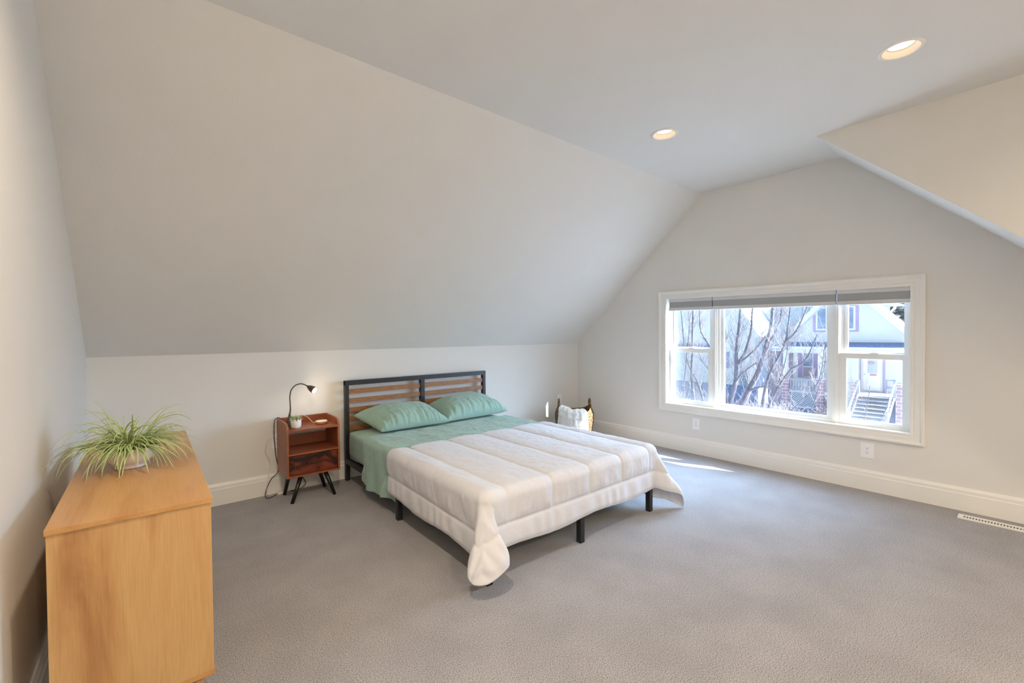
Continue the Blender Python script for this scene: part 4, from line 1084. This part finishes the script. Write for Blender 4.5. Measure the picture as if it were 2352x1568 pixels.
# pale house between (behind), brown shed
N3 = empty('blue_house', (37, 12, GZ), 'pale blue house set back between the two white houses', 'house')
bm = bmesh.new(); siding(bm, 36.5, -3, 3.3, lambda z: 12.25, lambda z: 10.3, 0.25); obj('wall', bm, M_siding2, N3)
obj('eave', box(35.9, 40, 10.0, 12.7, 3.25, 3.45), M_otrim, N3)
bm = bmesh.new(); ocx(bm, 36.5, 11.6, 12.0, 2.2, 2.95, 0.08); obj('window', bm, M_owin, N3)
S = empty('brown_shed', (35, 12.2, GZ), 'brown outbuilding with snow on its roof behind the twigs in the middle pane', 'shed')
obj('wall', box(34.5, 36.2, 11.15, 12.8, GZ, -0.1), M_brown, S)
bm = bmesh.new(); poly(bm, [(34.2, 10.95, 0.0), (34.2, 13.0, 0.0), (36.5, 13.0, 1.2), (36.5, 10.95, 1.2)]); ro = obj('roof', bm, M_snow, S)
sd = ro.modifiers.new('thick', 'SOLIDIFY'); sd.thickness = 0.1
bm = bmesh.new(); ocx(bm, 34.5, 11.9, 12.3, -1.1, -0.45, 0.06); obj('window', bm, M_owin, S)

# house seen through the left sash
N4 = empty('far_left_house', (35, 18, GZ), 'white house with mauve window seen through the left sash', 'house')
bm = bmesh.new(); siding(bm, 33.4, 0.25, 5.0, lambda z: 21.5, lambda z: 16.0, 0.22); obj('upper_wall', bm, M_siding, N4)
bm = bmesh.new(); siding(bm, 33.8, -2.6, 0.2, lambda z: 21.5, lambda z: 16.0, 0.22); obj('lower_wall', bm, M_brown, N4)
obj('porch_edge', box(32.6, 33.9, 15.9, 21.6, 0.12, 0.28), M_roofd, N4)
for (y0, y1, m_) in ((17.35, 17.72, M_mauve), (16.55, 17.2, M_siding2)):
    bm = bmesh.new(); ocx(bm, 33.4, y0, y1, 1.05, 2.45, 0.08); obj('window', bm, m_, N4)
bm = bmesh.new(); ocx(bm, 33.8, 16.9, 17.7, -1.9, -0.4, 0.08); obj('lower_window', bm, M_owin, N4)
bm = bmesh.new(); ocx(bm, 33.0, 16.2, 16.36, -2.2, 0.15, 0.12); obj('porch_post', bm, M_otrim, N4)
obj('porch_rail', box(32.9, 33.0, 16.0, 21.5, -1.75, -1.65), M_otrim, N4)
obj('foundation', box(33.6, 34, 16, 21.5, GZ, -2.6), M_roofd, N4)

# trees
def branch(bm, pts, r0, r1, seg=7):
    sp = spline(pts, 5); n = len(sp)
    tube(bm, sp, [r0 + (r1 - r0) * i / (n - 1) for i in range(n)], seg); return sp
def twigs(bm, sp, r, cnt, ln, rr, depth=2, start=0.15):
    if depth == 2: cnt = int(cnt * 2.2)
    for k in range(cnt):
        i = int(len(sp) * rr.uniform(start, 0.98)); i = min(i, len(sp) - 2)
        p = sp[i]; d = (sp[i + 1] - sp[i]).normalized()
        az = rr.uniform(-1, 1)
        off = Vector((rr.uniform(-0.6, 0.6), rr.choice((-1, 1)) * rr.uniform(0.3, 1.0), rr.uniform(0.1, 0.7)))
        q = (d * 0.8 + off * 0.9).normalized(); L_ = ln * rr.uniform(0.5, 1.1)
        m1 = p + q * L_ * 0.4; m2 = p + q * L_ * 0.75 + Vector((0, 0, L_ * 0.10)); m3 = p + q * L_ + Vector((rr.uniform(-.05, .05), rr.uniform(-.1, .1), L_ * 0.24))
        s2 = [p, m1, m2, m3]; rq = r * rr.uniform(0.6, 1.0)
        tube(bm, s2, [rq, rq * 0.8, rq * 0.6, rq * 0.35], 4, False)
        if depth > 0: twigs(bm, [s2[0], (s2[0] + s2[1]) / 2, s2[1], (s2[1] + s2[2]) / 2, s2[2], (s2[2] + s2[3]) / 2, s2[3]], rq * 0.6, 3, L_ * 0.5, rr, depth - 1, 0.25)
def tree(name, lab, X, brs, base, seed, tw):
    r = empty(name, (X, base[0], GZ), lab, 'tree', 'bare trees outside the window'); rr = random.Random(seed)
    bt = bmesh.new(); bw = bmesh.new()
    for (pts, r0, r1, n, ln) in brs:
        P_ = [Vector((X + 0.12 * math.sin(i * 1.7 + seed), y, z)) for i, (y, z) in enumerate(pts)]
        sp = branch(bt, P_, r0, r1); twigs(bw, sp, tw, n, ln, rr, 2)
    obj('trunk', bt, M_bark, r, True); obj('twigs', bw, M_twig, r, True)
tree('bare_tree', 'bare grey tree with two upright stems in front of the narrow house', 20.0, [
    ([(8.95, GZ), (9.071, -2.37), (8.803, -0.98), (8.691, -0.298), (8.634, 0.759), (8.578, 2.095), (8.56, 3.4)], 0.13, 0.03, 26, 0.9),
    ([(8.653, -0.123), (8.377, 0.345), (8.143, 1.327), (8.019, 2.165), (7.9, 3.2)], 0.06, 0.025, 14, 0.8),
    ([(8.653, -0.162), (8.108, 0.352), (7.792, 0.769), (7.484, 1.137)], 0.05, 0.02, 8, 0.7),
    ([(9.0, -2.0), (9.25, -1.2), (9.35, -0.2), (9.15, 1.2), (9.3, 3.0)], 0.05, 0.02, 16, 0.8),
    ([(8.728, -1.013), (8.505, -0.574), (8.09, -0.172), (7.791, -0.009)], 0.04, 0.02, 6, 0.6)], (8.95,), 11, 0.015)
tree('bare_tree', 'bare tree with a thick leaning trunk in the middle pane', 20.6, [
    ([(8.75, GZ), (8.85, -2.6), (8.50, -1.40), (8.10, -0.60), (7.85, -0.02), (7.70, 0.78), (7.55, 1.7), (7.4, 3.4)], 0.16, 0.04, 30, 1.0),
    ([(8.45, -1.35), (7.9, -1.1), (7.4, -1.0), (6.9, -0.6)], 0.06, 0.02, 12, 0.8),
    ([(7.85, 0.0), (7.5, 0.9), (7.2, 1.8), (7.05, 3.2)], 0.05, 0.02, 18, 0.9)], (8.75,), 4, 0.015)
tree('bare_tree', 'bare many-stemmed tree leaning right across the middle pane', 19.5, [
    ([(7.7, GZ), (7.35, -1.341), (7.12, -0.315), (6.80, 0.42), (6.55, 1.135), (6.30, 3.0)], 0.07, 0.02, 22, 0.9),
    ([(6.65, 0.85), (6.20, 1.28), (5.90, 2.05), (5.62, 3.0)], 0.035, 0.018, 8, 0.6),
    ([(7.6, -3.4), (7.1, -1.6), (6.45, -0.276), (5.95, 0.167), (5.5, 1.2)], 0.05, 0.02, 14, 0.7),
    ([(7.5, -3.6), (6.8, -2.3), (6.1, -1.5), (5.5, -0.6), (5.25, 0.9)], 0.03, 0.012, 16, 0.6),
    ([(7.4, -3.7), (6.5, -2.9), (5.7, -2.3), (5.0, -1.5), (4.7, -0.6)], 0.03, 0.012, 14, 0.6),
    ([(7.6, -3.6), (7.2, -2.0), (6.9, -1.0), (6.6, 0.3), (6.5, 1.4)], 0.03, 0.012, 16, 0.7),
    ([(6.8, -3.8), (6.2, -3.0), (5.6, -1.4), (5.3, 0.1), (5.25, 0.8)], 0.02, 0.010, 8, 0.5)], (7.7,), 9, 0.014)
tree('bare_tree', 'bare forked tree in the left sash of the window', 20.0, [
    ([(10.45, GZ), (10.536, -2.463), (10.75, -0.928), (10.79, 0.526), (10.744, 1.563), (10.569, 3.4)], 0.09, 0.03, 26, 0.8),
    ([(10.1, -3.8), (10.112, -2.204), (10.426, -1.11), (10.968, -0.315), (11.189, 0.94), (11.3, 3.2)], 0.06, 0.02, 20, 0.8),
    ([(9.6, -0.2), (9.86, 0.644), (10.274, 1.31), (10.421, 1.864), (10.44, 3.3)], 0.045, 0.02, 14, 0.7),
    ([(9.5, -1.2), (9.7, -0.652), (10.213, -0.074), (10.53, 0.531)], 0.03, 0.02, 8, 0.6),
    ([(10.0, -3.6), (9.75, -2.0), (9.72, -0.6), (9.6, -0.2), (9.7, 1.2), (9.85, 3.2)], 0.05, 0.02, 16, 0.7),
    ([(11.2, -3.8), (11.15, -1.8), (11.0, 0.2), (10.95, 1.8), (11.1, 3.2)], 0.03, 0.015, 16, 0.7)], (10.45,), 15, 0.014)
tree('bare_tree', 'young bare tree reaching into the right sash in front of the steps', 20.0, [
    ([(4.9, GZ), (4.35, -2.9), (4.15, -1.7), (4.05, -0.7)], 0.025, 0.01, 6, 0.5),
    ([(4.7, -3.6), (4.2, -2.9), (3.85, -2.2), (3.55, -1.35)], 0.025, 0.01, 4, 0.4)], (4.9,), 22, 0.009)
# low tangled shrubs on the yard
def shrub(name, X, y, w, h, n, seed, lab, m):
    r = random.Random(seed); bm = bmesh.new()
    for k in range(n):
        b = Vector((X + r.uniform(-0.7, 0.7), y + r.uniform(-w, w) * 0.6, GZ)); az = r.uniform(0, 2 * PI); L_ = h * r.uniform(0.5, 1.1)
        t0 = b + Vector((math.cos(az) * 0.25, math.sin(az) * 0.3, 1)) * L_ * 0.5; t1 = b + Vector((math.cos(az) * 0.5, math.sin(az) * 0.6, 1)) * L_
        tube(bm, [b, t0, t1], [0.02, 0.012, 0.005], 4, False)
        for q in range(4):
            p = b.lerp(t1, r.uniform(0.3, 0.95)); tube(bm, [p, p + Vector((r.uniform(-.3, .3), r.uniform(-.5, .5), r.uniform(0.1, .5)))], [0.009, 0.004], 3, False)
    return tag(obj(name, bm, m, None, True), lab, 'shrub')
shrub('bare_shrub', 26.5, 12.6, 1.6, 1.7, 90, 1, 'tangled leafless shrub below the narrow house', M_hedge)
shrub('bare_shrub', 26.0, 9.6, 1.8, 1.5, 110, 2, 'tangled leafless shrub in front of the porch lattice', M_twig)
shrub('bare_shrub', 26.5, 15.6, 1.7, 2.0, 90, 3, 'tangled leafless shrub low in the left sash', M_hedge)
shrub('bare_shrub', 30.5, 7.9, 0.8, 0.9, 40, 4, 'small leafless shrub beside the porch steps', M_twig)

def evergreen(X, y, h, w, seed, lab, z0=GZ):
    bm = bmesh.new(); r = random.Random(seed)
    tube(bm, [(X, y, z0), (X, y, z0 + h * 0.9)], [0.2, 0.05], 8)
    rt = empty('evergreen_tree', (X, y, z0), lab, 'tree'); obj('trunk', bm, M_bark, rt, True)
    bm = bmesh.new()
    for k in range(3200):
        t_ = r.random() ** 0.8; z = z0 + 0.8 + (h - 0.8) * t_; rad = w * (1 - t_) ** 0.8 + 0.1; a = r.uniform(0, 2 * PI); q = rad * math.sqrt(r.random())
        p = Vector((X + q * math.cos(a), y + q * math.sin(a), z)); d = Vector((math.cos(a), math.sin(a), r.uniform(-0.5, 0.2))).normalized(); s_ = d.cross(Vector((0, 0, 1))).normalized() * r.uniform(0.16, 0.34)
        L_ = r.uniform(0.3, 0.7); poly(bm, [p - s_, p + d * L_, p + s_, p + Vector((0, 0, 0.12))])
    obj('foliage', bm, M_ever, rt)
evergreen(46, 7.9, 12.5, 2.6, 1, 'dark evergreen tree behind the porch house at its right edge')
evergreen(52, 5.2, 13.5, 2.9, 2, 'tall evergreen tree at the right edge of the window view')

# ------------------------------------------------------------------ LIGHT
SKY = 1.1
w = bpy.data.worlds.new('sky'); bpy.context.scene.world = w; w.use_nodes = True
# clear winter sky, brighter in a broad area around the sun's side
wn, wl = w.node_tree.nodes, w.node_tree.links
bg = wn['Background']; wtc = wn.new('ShaderNodeTexCoord'); dp = wn.new('ShaderNodeVectorMath'); dp.operation = 'DOT_PRODUCT'
dp.inputs[1].default_value = Vector((0.72, -0.42, 0.60)).normalized(); wl.new(wtc.outputs['Generated'], dp.inputs[0])
mx_ = wn.new('ShaderNodeMath'); mx_.operation = 'MAXIMUM'; mx_.inputs[1].default_value = 0.0; wl.new(dp.outputs['Value'], mx_.inputs[0])
pw = wn.new('ShaderNodeMath'); pw.operation = 'POWER'; pw.inputs[1].default_value = 5.0; wl.new(mx_.outputs[0], pw.inputs[0])
ml = wn.new('ShaderNodeMath'); ml.operation = 'MULTIPLY_ADD'; ml.inputs[1].default_value = 46.0; ml.inputs[2].default_value = SKY; wl.new(pw.outputs[0], ml.inputs[0])
bg.inputs['Color'].default_value = (0.47, 0.71, 1.0, 1); wl.new(ml.outputs[0], bg.inputs['Strength'])
sun = bpy.data.lights.new('sun', 'SUN'); sun.energy = 21; sun.angle = 0.0093; sun.color = (1.0, 0.93, 0.82)
so = bpy.data.objects.new('sun', sun); C.objects.link(so)
SD = Vector((-0.415, 1.0, -0.695)).normalized()
so.rotation_mode = 'QUATERNION'; so.rotation_quaternion = SD.to_track_quat('-Z', 'Y')
pt = bpy.data.lights.new('sky_portal', 'AREA'); pt.shape = 'RECTANGLE'; pt.size = WY1 - WY0; pt.size_y = WZ1 - WZ0; pt.cycles.is_portal = True
po = bpy.data.objects.new('sky_portal', pt); C.objects.link(po); po.location = (XR + 0.17, (WY0 + WY1) / 2, (WZ0 + WZ1) / 2)
po.rotation_euler = (PI / 2, 0, PI / 2)

# ------------------------------------------------------------------ CAMERA
f, pi_, ya, ro = 1013.4991, -0.016477, 0.689911, -0.00875
Fv = Vector((math.sin(ya) * math.cos(pi_), math.cos(ya) * math.cos(pi_), math.sin(pi_))); Rv = Vector((math.cos(ya), -math.sin(ya), 0)); Uv = Rv.cross(Fv)
R2 = Rv * math.cos(ro) + Uv * math.sin(ro); U2 = -Rv * math.sin(ro) + Uv * math.cos(ro)
cam = bpy.data.cameras.new('camera'); cam.sensor_width = 36; cam.lens = f / 2352 * 36; cam.clip_start = 0.05; cam.clip_end = 500
co = bpy.data.objects.new('camera', cam); C.objects.link(co)
co.matrix_world = Matrix(((R2.x, U2.x, -Fv.x, 0), (R2.y, U2.y, -Fv.y, 0), (R2.z, U2.z, -Fv.z, 1.28), (0, 0, 0, 1)))
sc = bpy.context.scene; sc.camera = co
sc.view_settings.view_transform = 'Standard'; sc.view_settings.look = 'None'; sc.view_settings.gamma = 1; sc.view_settings.exposure = 0.09
sc.view_settings.use_curve_mapping = False
sc.cycles.max_bounces = 12; sc.cycles.diffuse_bounces = 8; sc.cycles.transparent_max_bounces = 12
